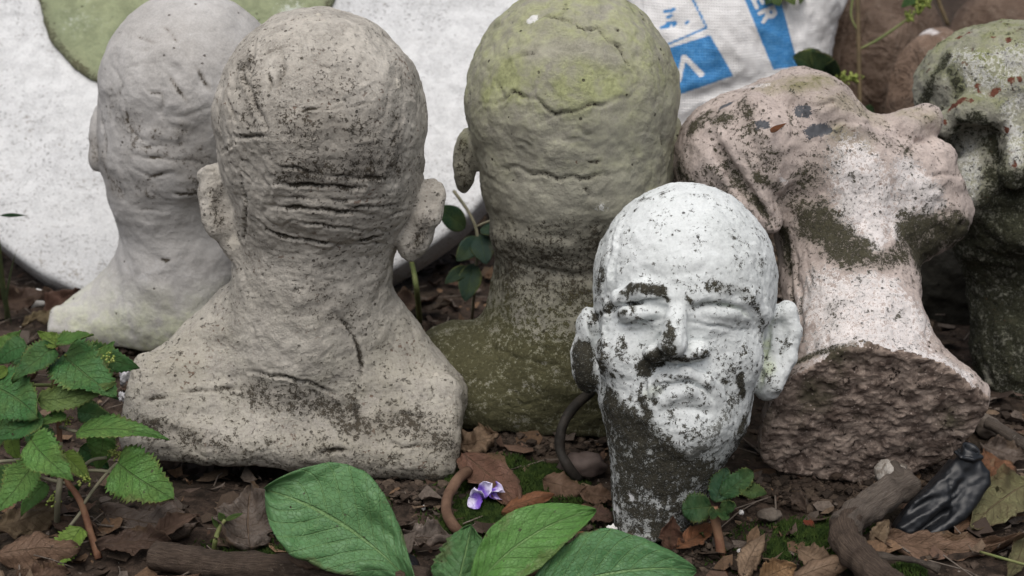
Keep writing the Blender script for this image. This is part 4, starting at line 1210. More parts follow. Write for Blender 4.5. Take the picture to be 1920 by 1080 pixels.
def spline(pts, m=6):
    pts = [np.asarray(p, float) for p in pts]
    pp = [2 * pts[0] - pts[1]] + pts + [2 * pts[-1] - pts[-2]]
    out = []
    for i in range(1, len(pp) - 2):
        for j in range(m):
            t = j / m
            p0, p1, p2_, p3 = pp[i - 1:i + 3]
            out.append(0.5 * ((2 * p1) + (-p0 + p2_) * t + (2 * p0 - 5 * p1 + 4 * p2_ - p3) * t * t + (-p0 + 3 * p1 - 3 * p2_ + p3) * t ** 3))
    out.append(pts[-1])
    return np.array(out)
def add_tube(name, mat, pts, r, root=None, ns=8, m=6, wob=0.0, seed=0, taper=None):
    sp = spline(pts, m)
    rr = np.linspace(r, taper, len(sp)) if taper is not None else r
    V, fl = tube_arr(sp, rr, ns, wob, seed)
    sl = np.concatenate([[0], np.cumsum(np.linalg.norm(np.diff(sp, axis=0), axis=1))])
    uv = np.stack([np.repeat(sl, ns) * 10, np.abs(np.tile(np.arange(ns), len(sp)) / ns - 0.5) * 2], 1)
    uv = np.vstack([uv, [[0, 0], [sl[-1] * 10, 0]]])
    loc = np.array(root.location) if root is not None else V.mean(0)
    return link(name, mesh_np(name, V - loc, fl, True, None, uv), mat, root, None if root is not None else loc)
def simple(name, A, B, scale=60, rough=0.7, spec=0.3, bump=0.001, C_=None, stretch=None):
    t = NT(name)
    vec = t.mapping(stretch) if stretch else None
    n = t.noise(scale, 6, 0.65, vec=vec)
    n2 = t.noise(scale * 5, 4, 0.7)
    c = t.mix(t.step(n, 0.35, 0.66), A, B)
    if C_: c = t.mix(t.step(n2, 0.6, 0.7), c, C_)
    return t.fin(c, rough, spec, t.bump(t.math('ADD', n, t.math('MULTIPLY', n2, 0.4)), bump))
M_stem = simple('green_stem', (0.13, 0.17, 0.055), (0.19, 0.20, 0.08), 50)
M_redstem = simple('reddish_stem', (0.16, 0.075, 0.045), (0.23, 0.13, 0.075), 70)
M_paleb = simple('grey_green_stem', (0.17, 0.17, 0.11), (0.24, 0.22, 0.15), 50)
M_bud = simple('green_buds', (0.22, 0.29, 0.06), (0.32, 0.36, 0.10), 150)

# ---- nettle-like plant at the left
D0 = 1.37
nt = thing('nettle_plant', 'serrated nettle-like green plant with yellowing leaf edges at the left edge', 'plant', G(185, 1048))
def np_(x, y, dz=0.0): return P(x, y, D0 + dz)
add_tube('stem', M_redstem, [G(185, 1048, -0.005), np_(170, 1000), np_(155, 950), np_(140, 922), np_(127, 904), np_(114, 860, .01), np_(111, 802, .02), np_(104, 740, .02), np_(102, 682, .02), np_(105, 650, .02)], 0.0034, nt, 8, 5, taper=0.0018)
add_tube('stem', M_paleb, [G(107, 990, 0.0), np_(108, 940), np_(113, 895), np_(112, 830, .01)], 0.0028, nt)
for p_ in ([(155,948,0),(180,912,0),(213,874,0),(228,866,0)], [(139,884,0),(180,882,0),(217,886,0)], [(127,906,0),(95,900,0),(56,890,0)], [(112,850,.01),(60,860,.01),(40,862,0),(-10,866,0)], [(155,956,0),(143,972,0),(130,988,0)],
           [(104,722,.02),(80,722,.02),(50,722,.02)], [(100,680,.02),(75,664,.02),(47,655,.01)], [(96,730,.02),(104,690,.02)], [(112,735,.01),(128,712,.01),(140,722,0)], [(112,800,.02),(130,806,0),(146,810,0)], [(140,890,0),(170,864,.01),(200,858,.01)]):
    add_tube('petiole', M_paleb if p_[0][1] > 780 else M_stem, [np_(*q) for q in p_], 0.0016, nt, 6, 4)
DG, MG, YG, OG = (0.052, 0.155, 0.045), (0.10, 0.235, 0.052), (0.18, 0.29, 0.05), (0.13, 0.205, 0.06)
nl = [  # base, tip, width, dz base, dz tip, colour, k, lx, extra
 ((50,650),(-6,682),62,.01,.02,DG,.5,.1,dict(bend=.08)), ((112,648),(70,622),36,.0,.0,YG,.6,0,{}), ((106,642),(176,628),40,.0,-.01,MG,.4,0,dict(bend=.06)), ((102,650),(22,716),64,.0,-.02,DG,.75,-.1,dict(bend=.06)),
 ((118,664),(222,748),104,.01,-.02,DG,.7,.2,dict(bend=.05)), ((136,668),(262,690),74,.06,.06,DG,.75,0,{}), ((72,752),(216,716),66,-.01,-.02,OG,.55,0,dict(bend=-.06, wave=.12)), ((-14,724),(74,786),110,-.0,-.03,DG,.75,0,{}),
 ((82,784),(-14,824),62,-.02,-.02,DG,.5,0,dict(fold=.2)), ((124,778),(66,802),30,-.01,-.02,MG,.5,0,{}), ((142,812),(318,826),66,-.01,-.02,MG,.32,0,dict(bend=.10)), ((58,822),(138,902),86,-.03,-.05,MG,.8,.1,dict(bend=.08)),
 ((196,808),(182,882),64,.03,.03,MG,.85,0,{}), ((222,868),(330,938),106,-.01,-.03,MG,.85,.1,dict(bend=.07, ragged=.12)), ((64,868),(-12,962),82,.0,-.02,MG,.75,-.1,{}), ((152,988),(96,1080),60,-.01,-.03,YG,.8,-.2,dict(ragged=.35, fold=.2)),
 ((14,690),(-14,712),26,.0,.0,YG,.6,0,{}), ((146,772),(210,780),50,.04,.04,DG,.7,0,{}), ((20,816),(38,866),34,.01,.01,YG,.7,0,{}), ((160,750),(176,800),44,.05,.05,DG,.8,0,{}), ((20,760),(-16,860),60,.05,.05,DG,.8,0,{}), ((130,930),(155,905),22,.02,.02,DG,.7,0,{}), ((95,700),(150,690),50,.05,.05,DG,.7,0,{}),
  ((30,700),(-10,745),70,.04,.03,MG,.6,0,{}), ((60,800),(110,850),60,.05,.04,DG,.7,0,{}), ((150,840),(205,880),50,.05,.05,DG,.7,.1,{}), ((30,880),(-14,930),64,.03,.03,DG,.7,0,{}), ((86,905),(40,968),50,.03,.02,MG,.7,-.1,{}), ((170,700),(214,640),48,.05,.05,MG,.6,0,{}), ((58,690),(14,640),56,.05,.05,DG,.6,0,{}), ((118,850),(170,905),44,.0,-.01,YG,.7,.1,{}), ((-6,660),(40,620),50,.06,.06,MG,.6,0,{})]
for i, (bp, tp, w, zb, zt, colr, k, lx, ex) in enumerate(nl):
    kw = dict(prof='heart' if w > 95 else 'ovate', nu=32, nv=8, serr=0.17, quilt=0.055, nvein=8, wave=0.05 + 0.09 * ((i * 29) % 10) / 10, seed=i, fold=0.12 + 0.25 * ((i * 13) % 7) / 7, twist=0.9 * (((i * 17) % 11) / 11 - 0.5), side=0.12 * (((i * 23) % 9) / 9 - 0.5), holes=0.2 if i % 4 == 0 else 0.05, ragged=0.10)
    kw.update(ex)
    add_leaf('leaf', M_nettle, [c_ * (1.15 + 0.2 * ((i * 37) % 10) / 10) for c_ in colr], nt, base=np_(*bp, zb), tip=np_(*tp, zt), width=w * 1.06 * D0 / F, normal=nrm(k, lx), **kw)
def buds(root, spots, mat, n=26, rad=11, d=D0, size=0.0012):
    for (x, y, dz) in spots:
        Vs, Fs_, k = [], [], 0
        c0 = P(x, y, d + dz)
        for i in range(n):
            c = c0 + np.array([rnd.gauss(0, .5), rnd.gauss(0, .5), rnd.gauss(0, .6)]) * rad * d / F
            s = size * rnd.uniform(.7, 1.4)
            o6 = np.array([[1,0,0],[-1,0,0],[0,1,0],[0,-1,0],[0,0,1],[0,0,-1]]) * s
            Vs.append(c + o6)
            Fs_ += [[k+a_, k+b_, k+c_] for a_, b_, c_ in ((0,2,4),(2,1,4),(1,3,4),(3,0,4),(2,0,5),(1,2,5),(3,1,5),(0,3,5))]
            k += 6
        link('flower_cluster', mesh_np('flower_cluster', np.vstack(Vs) - np.array(root.location), np.array(Fs_)), mat, root)
buds(nt, [(160,900,-.01),(100,938,0),(204,672,0),(212,850,.01),(167,1050,0),(112,680,.01),(123,788,.0),(4,1050,.0),(222,852,0)], M_bud)

# ---- broad-leaved plant at the front
bp_ = thing('broad_leaf_plant', 'low plant with four big smooth green leaves at the front edge', 'plant', G(880, 1120))
D1 = 1.30
def q_(x, y, dz=0.0): return P(x, y, D1 + dz)
BG = (0.07, 0.19, 0.05)
kwb = dict(nu=90, nv=40, holes=0.07, quilt=0.013, nvein=9, solid=0.0005)
add_leaf('leaf', M_broad, (0.125, 0.275, 0.11), bp_, base=q_(776, 1100, -.02), tip=q_(498, 918, .0), width=190 * D1 / F, normal=nrm(.72, -.1), prof='obov', side=-.07, bend=.05, wave=.10, seed=3, ragged=.04, lop=-.05, fold=.10, **kwb)
add_leaf('leaf', M_broad, (0.125, 0.30, 0.065), bp_, base=q_(884, 1110, -.02), tip=q_(1118, 956, .0), width=118 * D1 / F, normal=nrm(.7, -.15), prof='oval', side=.07, bend=.10, wave=.08, seed=4, ragged=.04, fold=.16, **kwb)
add_leaf('leaf', M_broad, (0.095, 0.22, 0.08), bp_, base=q_(852, 1120, .0), tip=q_(884, 984, .03), width=108 * D1 / F, normal=nrm(.8, .1), prof='oval', bend=.06, wave=.16, seed=6, fold=-.15, ragged=.25, **kwb)
add_leaf('leaf', M_broad, (0.095, 0.235, 0.09), bp_, base=q_(985, 1130, -.03), tip=q_(1306, 1070, -.02), width=165 * D1 / F, normal=nrm(.62, .0), prof='oval', side=.06, bend=.06, wave=.07, seed=9, fold=.08, ragged=.08, **kwb)
for e_ in ((800, 1115), (880, 1120), (856, 1120), (985, 1132)):
    add_tube('petiole', M_stem, [q_(*e_), q_(880 + (e_[0] - 880) * .4, 1150), G(880, 1165, 0)], 0.003, bp_, 8, 4)

# ---- small herb in front of the white head
hp = thing('small_herb', 'small scalloped green herb on a reddish stem at the foot of the white head', 'plant', G(1354, 1085))
D2 = 1.36
def h_(x, y, dz=0.0): return P(x, y, D2 + dz)
add_tube('stem', M_redstem, [G(1354, 1092, -.004), h_(1354, 1060), h_(1350, 1020), h_(1341, 975), h_(1338, 950)], 0.0052, hp, 10, 5, wob=.12, taper=.0036)
for i, (bb_, tt_, w, dz, colr, k) in enumerate([((1334,950),(1278,956),62,.0,(.042,.12,.045),.8), ((1342,942),(1362,876),52,.01,(.036,.115,.055),.8), ((1352,930),(1412,884),46,.0,(.05,.14,.05),.6), ((1386,916),(1438,926),36,-.01,(.055,.12,.03),.6), ((1350,952),(1380,950),30,-.02,(.035,.11,.035),.8), ((1348,955),(1362,976),26,-.02,(.035,.11,.035),.8), ((1344,952),(1332,970),24,-.02,(.035,.10,.035),.8), ((1318,1000),(1312,1014),18,.03,(.03,.10,.03),.6)]):
    add_leaf('leaf', M_nettle, colr, hp, base=h_(*bb_), tip=h_(*tt_, dz), width=w * D2 / F, normal=nrm(k, .1), prof='round' if i not in (1, 3) else 'oval', nu=24, nv=8, serr=.2, quilt=.07, nvein=6, wave=.16, ragged=.12, seed=40 + i, fold=.12)
# ---- seedling
sp_ = thing('seedling', 'tiny pale green seedling with three tips under the front bust', 'plant', G(401, 1032))
D3 = 1.362
add_tube('stem', M_stem, [G(401, 1034, -.003), P(404, 1012, D3), P(412, 990, D3), P(422, 974, D3)], 0.0024, sp_, 8, 4, taper=.0018)
for bb_, tt_, w in (((420,976),(456,962),10), ((420,976),(410,961),14), ((410,992),(397,968),9)):
    add_leaf('leaf', M_nettle, (0.13, 0.22, 0.06), sp_, base=P(*bb_, D3), tip=P(*tt_, D3 - .004), width=w * D3 / F, normal=nrm(.7), prof='oval', nu=10, nv=4, fold=.3)
# ---- plant growing in the gap between the busts
gp = thing('young_plant', 'bluish green leafy plant in the dark gap left of the algae-stained bust', 'plant', G(880, 600))
D4 = 1.80
add_tube('stem', M_paleb, [G(885, 600, 0), P(893, 500, D4), P(895, 440, D4), P(880, 400, D4), P(850, 357, D4)], 0.002, gp, 6, 5)
add_tube('petiole', M_paleb, [P(894, 425, D4), P(908, 418, D4), P(920, 414, D4)], 0.0014, gp, 6, 3)
for i, (bb_, tt_, w, k) in enumerate([((872,428),(818,388),46,.7), ((900,446),(856,490),40,.9), ((900,440),(912,496),46,.85), ((888,494),(872,566),44,.9), ((876,500),(834,532),26,.8), ((905,425),(930,440),30,.7)]):
    add_leaf('leaf', M_nettle, (.030, .078, .058) if i else (.022, .07, .03), gp, base=P(*bb_, D4), tip=P(*tt_, D4 - .02), width=w * D4 / F, normal=nrm(k), prof='oval', nu=20, nv=8, bend=.05, fold=.15, quilt=.02, seed=60 + i)
yp = thing('thin_shoot', 'bare yellow green shoot under the right ear of the front bust', 'plant', G(787, 600))
add_tube('stem', M_stem, [G(787, 604, -.003), P(782, 550, 1.77), P(776, 510, 1.77), P(768, 478, 1.77)], 0.0036, yp, 8, 5, taper=.0026)
# ---- plant behind the pinkish bust
kp = thing('climbing_plant', 'thin upright plant with dark leaves and yellow green spikes before the brown lumps', 'plant', G(1612, 330))
D5 = 2.12
M_bstem = simple('brown_stem', (.10, .075, .04), (.15, .11, .06), 50)
add_tube('stem', M_bstem, [G(1614, 345, 0), P(1613, 260, D5), P(1612, 193, D5), P(1610, 90, D5), P(1608, 0, D5), P(1606, -80, D5)], 0.0030, kp, 8, 5)
add_tube('branch', M_stem, [P(1612, 92, D5), P(1650, 72, D5), P(1705, 33, D5), P(1730, 8, D5), P(1740, -10, D5)], 0.0018, kp, 6, 5)
add_tube('branch', M_stem, [P(1610, 60, D5), P(1596, 30, D5), P(1600, -10, D5)], 0.0016, kp, 6, 5)
for i, (bb_, tt_, w, colr) in enumerate([((1552,140),(1486,106),66,(.016,.05,.022)), ((1560,150),(1520,98),50,(.014,.045,.02)), ((1556,146),(1566,112),36,(.03,.085,.06)), ((1540,140),(1500,150),40,(.014,.045,.02)), ((1440,-20),(1462,12),34,(.06,.12,.03)), ((1470,-16),(1490,10),26,(.10,.16,.035)), ((1452,-14),(1436,10),22,(.035,.09,.03)), ((1720,-6),(1690,14),22,(.05,.12,.03)), ((1640,215),(1622,200),20,(.03,.11,.03)), ((1505,-10),(1500,8),14,(.06,.1,.03))]):
    add_leaf('leaf', M_nettle, colr, kp, base=P(*bb_, D5 + .02), tip=P(*tt_, D5 - .02), width=w * D5 / F, normal=nrm(.8, -.1), prof='oval', nu=20, nv=8, bend=.05, fold=.12, seed=80 + i)
buds(kp, [(1580,146,0),(1596,145,0),(1608,146,0),(1722,14,0),(1736,6,0),(1705,32,0),(1728,-6,0)], M_bud, 30, 9, D5, .0022)
# ---- grass
gb = thing('grass_tuft', 'few pale grass blades at the left edge under the tabletop', 'grass', G(14, 640))
for i, (bb_, tt_, w) in enumerate([((16,545),(-4,405),11), ((22,548),(-8,440),9), ((0,404),(50,404),8), ((10,545),(30,470),6)]):
    add_leaf('blade', M_nettle, (.10, .13, .06) if i != 2 else (.03, .10, .04), gb, base=P(*bb_, 1.80) if i == 2 else G(bb_[0], bb_[1] + 60, 0), tip=P(*tt_, 1.80), width=w * 1.8 / F, normal=nrm(.8), prof='lance', nu=14, nv=2, bend=.05)

# ================================================================== sticks, roots, rubbish
def bark(name, A, B, C_):
    t = NT(name)
    uvv = t.tc.outputs['UV']
    f = t.noise(1.0, 6, 0.7, vec=t.mapping((7, 46, 1), vec=uvv), dist=0.6)
    n = t.noise(45, 5, 0.65); n2 = t.noise(260, 4, 0.7); n3 = t.noise(18, 3, 0.6)
    c = t.mix(t.step(f, 0.34, 0.66), A, B)
    c = t.mix(t.math('MULTIPLY', t.step(n, 0.45, 0.68), 0.6), c, tuple(x * 0.45 for x in A))
    c = t.mix(t.math('MULTIPLY', t.step(n2, 0.58, 0.7), t.step(n3, 0.45, 0.6)), c, C_)
    return t.fin(c, 0.9, 0.2, t.bump(t.math('ADD', t.math('MULTIPLY', f, 1.4), t.math('ADD', t.math('MULTIPLY', n2, 0.4), n)), 0.004))
M_bark = bark('dark_bark', (.072, .052, .040), (.18, .135, .103), (.22, .18, .14))
M_bark2 = bark('grey_bark', (.125, .102, .085), (.245, .205, .168), (.36, .33, .29))
M_root = simple('brown_root', (.10, .058, .038), (.17, .105, .07), 60, .85, .25, .0015)
M_hose = simple('dark_root', (.018, .016, .013), (.04, .034, .028), 60, .7, .3, .001)
def zt(x, y, h): return G(x, y, h)
st = thing('bent_stick', 'thick grey brown bent stick with a whitish cut end before the pinkish bust', 'stick', G(1590, 1000))
o = add_tube('branch', M_bark2, [zt(1700, 905, .030), zt(1665, 925, .030), zt(1632, 950, .028), zt(1598, 972, .026), zt(1584, 996, .024)], 0.0132, st, 24, 12, wob=.28, seed=4)
add_tube('lower_branch', M_bark, [zt(1596, 972, .026), zt(1584, 990, .0245), zt(1586, 1008, .024), zt(1602, 1036, .024), zt(1640, 1072, .026), zt(1700, 1120, .028)], 0.0126, st, 24, 10, wob=.26, seed=5)
V, fl = tube_arr(spline([zt(1655, 872, .036), zt(1668, 890, .034), zt(1690, 900, .032)], 4), [.005, .008, .0095, .010, .0105, .011, .0115, .012, .0125], 16, .6, 9)
link('cut_end', mesh_np('cut_end', V - np.array(st.location), fl), simple('pale_cut', (.16, .135, .11), (.44, .41, .37), 120, .9, .2, .003), st)
add_tube('knot', M_bark2, [zt(1690, 900, .038), zt(1676, 880, .042), zt(1672, 872, .043)], .006, st, 8, 3, wob=.3)
ls = thing('long_stick', 'long dark stick with flaking bark lying along the bottom edge', 'stick', G(520, 1075))
add_tube('branch', M_bark, [zt(290, 1040, .012), zt(360, 1052, .012), zt(430, 1060, .013), zt(520, 1066, .013), zt(610, 1073, .013), zt(700, 1080, .013), zt(800, 1094, .012)], 0.0125, ls, 18, 10, wob=.22, seed=14)
for x0, y0, x1, y1, w in ((540,1046,640,1056,30), (640,1054,705,1066,26), (700,1068,760,1078,20)):
    add_leaf('bark_flake', M_dead, (.15, .10, .07), ls, base=zt(x0, y0, .026), tip=zt(x1, y1, .028), width=w * 1.33 / F, normal=nrm(.45), prof='strap', nu=20, nv=6, wave=.14, cup=-.5, seed=int(x0), ragged=.5)
tag(add_tube('curved_root', M_root, [zt(876, 884, .012), zt(858, 900, .02), zt(840, 930, .016), zt(838, 960, .01), zt(850, 985, .004), zt(864, 1000, -.002)], .0050, None, 10, 6, wob=.15), 'curved brown root rising beside the right corner of the front bust', 'root')
tag(add_tube('dark_root', M_hose, [P(1108, 735, 1.52), P(1075, 765, 1.50), P(1054, 800, 1.49), P(1050, 840, 1.49), P(1062, 870, 1.485), zt(1085, 900, 0)], .0048, None, 10, 6, wob=.1), 'black curved root or hose between the algae-stained bust and the white head', 'root')
tag(add_tube('thin_branch', M_bark2, [zt(1850, 792, .02), zt(1875, 805, .018), zt(1905, 824, .015), zt(1940, 842, .012)], .006, None, 10, 5, wob=.15), 'short grey branch lying under the mossy bust at the right edge', 'stick')
tag(add_tube('dry_twig', M_bark2, [zt(1640, 1040, .012), zt(1680, 1046, .014), zt(1720, 1052, .012), zt(1762, 1066, .008)], .0032, None, 8, 5, wob=.6, seed=2), 'frayed pale twig on the dead leaves right of the bent stick', 'twig')
tag(add_tube('yellow_stalk', M_stem, [zt(1838, 1035, .012), zt(1870, 1044, .016), zt(1905, 1054, .014), zt(1940, 1064, .01)], .0013, None, 6, 4), 'thin yellow leaf stalk in the bottom right corner', 'stalk')
tag(add_tube('hanging_twig', M_bstem, [P(1752, -20, 2.2), P(1763, 10, 2.2), P(1778, 48, 2.2)], .003, None, 6, 4), 'short brown twig hanging between the two right brown lumps', 'twig')

M_plastic = simple('black_plastic', (.008, .009, .011), (.016, .018, .021), 30, .36, .45, .0004)
b = Sculpt(1.40, 3.0)
def prism(part, pts, w0, th, rad, k):
    """polygon outline with real thickness and rounded edges"""
    p2 = [b.c(x, y, w0)[0][:2].astype(float) for x, y in pts]
    def f(p):
        q = p[:, :2].astype(float)
        d = np.full(len(q), 1e9); ins = np.zeros(len(q), bool)
        for a_, b_ in zip(p2, p2[1:] + p2[:1]):
            d = np.minimum(d, seg_d(q, a_, b_))
            cr = (a_[1] > q[:, 1]) != (b_[1] > q[:, 1])
            xx = a_[0] + (q[:, 1] - a_[1]) / (b_[1] - a_[1] + 1e-9) * (b_[0] - a_[0])
            ins ^= cr & (q[:, 0] < xx)
        d = np.where(ins, -d, d) + rad
        e = np.abs(p[:, 2] - w0 - 0.22 * (q[:, 1] - 920)) - th + rad
        return (np.minimum(np.maximum(d, e), 0) + np.sqrt(np.maximum(d, 0) ** 2 + np.maximum(e, 0) ** 2) - rad).astype(np.float32)
    b.ops.append((part, f, k, False))
    P2 = np.array(p2)
    b.bb.append((np.array([*P2.min(0), w0 - th - 40]), np.array([*P2.max(0), w0 + th + 40])))
prism('body', [(1786, 864), (1838, 862), (1854, 884), (1856, 908), (1802, 972), (1748, 1004), (1690, 1002), (1672, 986), (1704, 944), (1768, 884)], 0, 26, 14, 4)
b.ell('body', 1718, 955, 40, (62, 13, 24), 8, rot=(0, 0, -26), sub=True)
b.ell('body', 1806, 915, 38, (14, 46, 22), 8, rot=(0, 0, 30), sub=True)
b.ell('body', 1760, 975, 36, (50, 10, 20), 8, rot=(0, 0, -34), sub=True)
b.ell('body', 1750, 905, 42, (20, 34, 20), 10, rot=(0, 0, 42), sub=True)
b.cone('neck', (1810, 868, 0), (1822, 838, -4), 20, 18, 8)
b.plane(1821, 838, -4, (.30, -.80, .35), 3)
b.cone('neck', (1819, 846, -2), (1828, 815, -2), 13, 13, 3, sub=True)
b.path('neck_ring', [(1791, 848, 8), (1802, 858, 22), (1824, 862, 20), (1840, 857, 2)], 4, 2)
b.path('neck_ring', [(1791, 848, 8), (1798, 844, -14), (1822, 846, -22), (1840, 857, 2)], 4, 2)
b.mesh(lump=(2.5, 1 / 38.0), mid=(0.3, 1 / 16.0), fine=(0.0, 1 / 7.0), seed=31, depth=0.8, strokes=[([(1690,990),(1760,950),(1840,890)], 5, -6), ([(1776,880),(1786,930),(1770,990)], 5, 5), ([(1690,970),(1730,935),(1790,880)], 5, -5)])
t = thing('crushed_bottle', 'crushed black plastic bottle lying right of the bent stick', 'bottle', G(1770, 990, 0))
b.build(t, {}, M_plastic)
b = Sculpt(1.345, 3)
b.ell('body', 715, 1052, 0, (76, 30, 40), 8, rot=(0, 0, 12))
b.ell('body', 690, 1040, 30, (40, 20, 24), 10, sub=True)
b.mesh(lump=(4, 1 / 24.0), mid=(1, 1 / 10.0), fine=(0.1, 1 / 7.0), seed=37, strokes=[([(660,1030),(700,1036),(760,1056)], 5, -6), ([(690,1044),(740,1062)], 5, 6)])
t = thing('plastic_scrap', 'shiny black scrap of plastic behind the long stick', 'rubbish', G(715, 1070, 0))
b.build(t, {}, M_plastic)

# ---- fallen flower, foil, chips, pebbles
t_ = NT('purple_petal')
uvs = t_.sep(t_.tc.outputs['UV'])
n1 = t_.noise(160, 4, .6)
c = t_.mix(t_.step(t_.math('ADD', uvs[0], t_.math('SUBTRACT', n1, .5)), .25, .8), (.20, .10, .52), (.66, .62, .80))
M_petal = t_.fin(c, .6, .3)
fl_ = thing('fallen_flower', 'crumpled purple and white fallen flower on the moss', 'flower', G(905, 945, 0))
for i, (bb_, tt_, w, hb, ht) in enumerate([((905,938),(876,944),34,.010,.006), ((900,930),(922,906),30,.010,.024), ((915,925),(948,930),26,.012,.008), ((905,935),(890,915),30,.008,.022), ((925,918),(942,918),22,.012,.018), ((888,940),(884,946),24,.006,.004)]):
    add_leaf('petal', M_petal, (1, 1, 1), fl_, base=zt(*bb_, hb), tip=zt(*tt_, ht), width=w * 1.4 / F, normal=nrm(.6, (i % 3 - 1) * .4), prof='round', nu=14, nv=10, wave=.25, cup=.5, seed=100 + i)
M_foil = simple('foil', (.5, .5, .52), (.62, .62, .65), 90, .25, .8, .004)
M_chip = simple('white_chip', (.66, .65, .62), (.78, .77, .75), 120, .9, .2, .001)
M_peb = simple('pebble', (.10, .082, .068), (.17, .145, .12), 80, .9, .2, .002)
def pebble(name, label, cat, mat, x, y, sx, sy, sz, seed, h=None, d=None, rough_=.25, group=None):
    bm = bmesh.new()
    bmesh.ops.create_icosphere(bm, subdivisions=3, radius=1)
    V = np.array([v.co[:] for v in bm.verts])
    V = V * (1 + rough_ * fbm(V + seed * 3.1, 1.6, 3, seed))[:, None]
    c = P(x, y, d) if d else G(x, y, h if h is not None else sz * .5)
    Fc = np.array([[v.index for v in f.verts] for f in bm.faces]); bm.free()
    k = px(c)
    V = V * np.array([sx * k, sy * k, sz if sz < 1 else sz * k])
    o = link(name, mesh_np(name, V, Fc), mat, None, c)
    return tag(o, label, cat, group)
pebble('foil_scrap', 'small silvery foil scrap between the nettle-like plant and the front bust', 'foil', M_foil, 234, 706, 9, 9, .008, 1, d=1.60, rough_=.8)
pebble('foil_scrap', 'tiny silvery foil scrap just below the other one, by the front bust', 'foil', M_foil, 229, 744, 6, 6, .005, 2, d=1.58, rough_=.8)
pebble('paint_chip', 'white paint chip on the soil just right of the small herb', 'paint chip', M_chip, 1390, 961, 5, 6, .002, 3)
pebble('paint_chip', 'white paint chip on the soil above the tan leaf by the herb stem', 'paint chip', M_chip, 1388, 1033, 6, 5, .002, 4)
pebble('paint_chip', 'white paint chip on bare soil right of the big smooth leaf', 'paint chip', M_chip, 794, 952, 4, 8, .002, 5)
pebble('paint_chip', 'bluish white paint flake at the left foot of the white head', 'paint chip', M_chip, 1148, 1000, 9, 9, .008, 6, h=.006, rough_=.6)
pebble('pebble', 'flat grey brown stone on soil between the herb and the bent stick', 'stone', M_peb, 1443, 965, 22, 16, .006, 7)
pebble('pebble', 'grey rubble piece with pale grains beside the bottle neck', 'stone', M_peb, 1850, 800, 22, 18, .012, 8)
pebble('pebble', 'pale pinkish stone half lit in the gap left of the white head', 'stone', simple('pinkish_stone', (.10, .075, .066), (.15, .115, .10), 60), 1092, 872, 46, 26, .012, 9)
pebble('pebble', 'white stone in the dark beneath the left side of the tabletop', 'stone', M_chip, 70, 560, 20, 16, .012, 10)

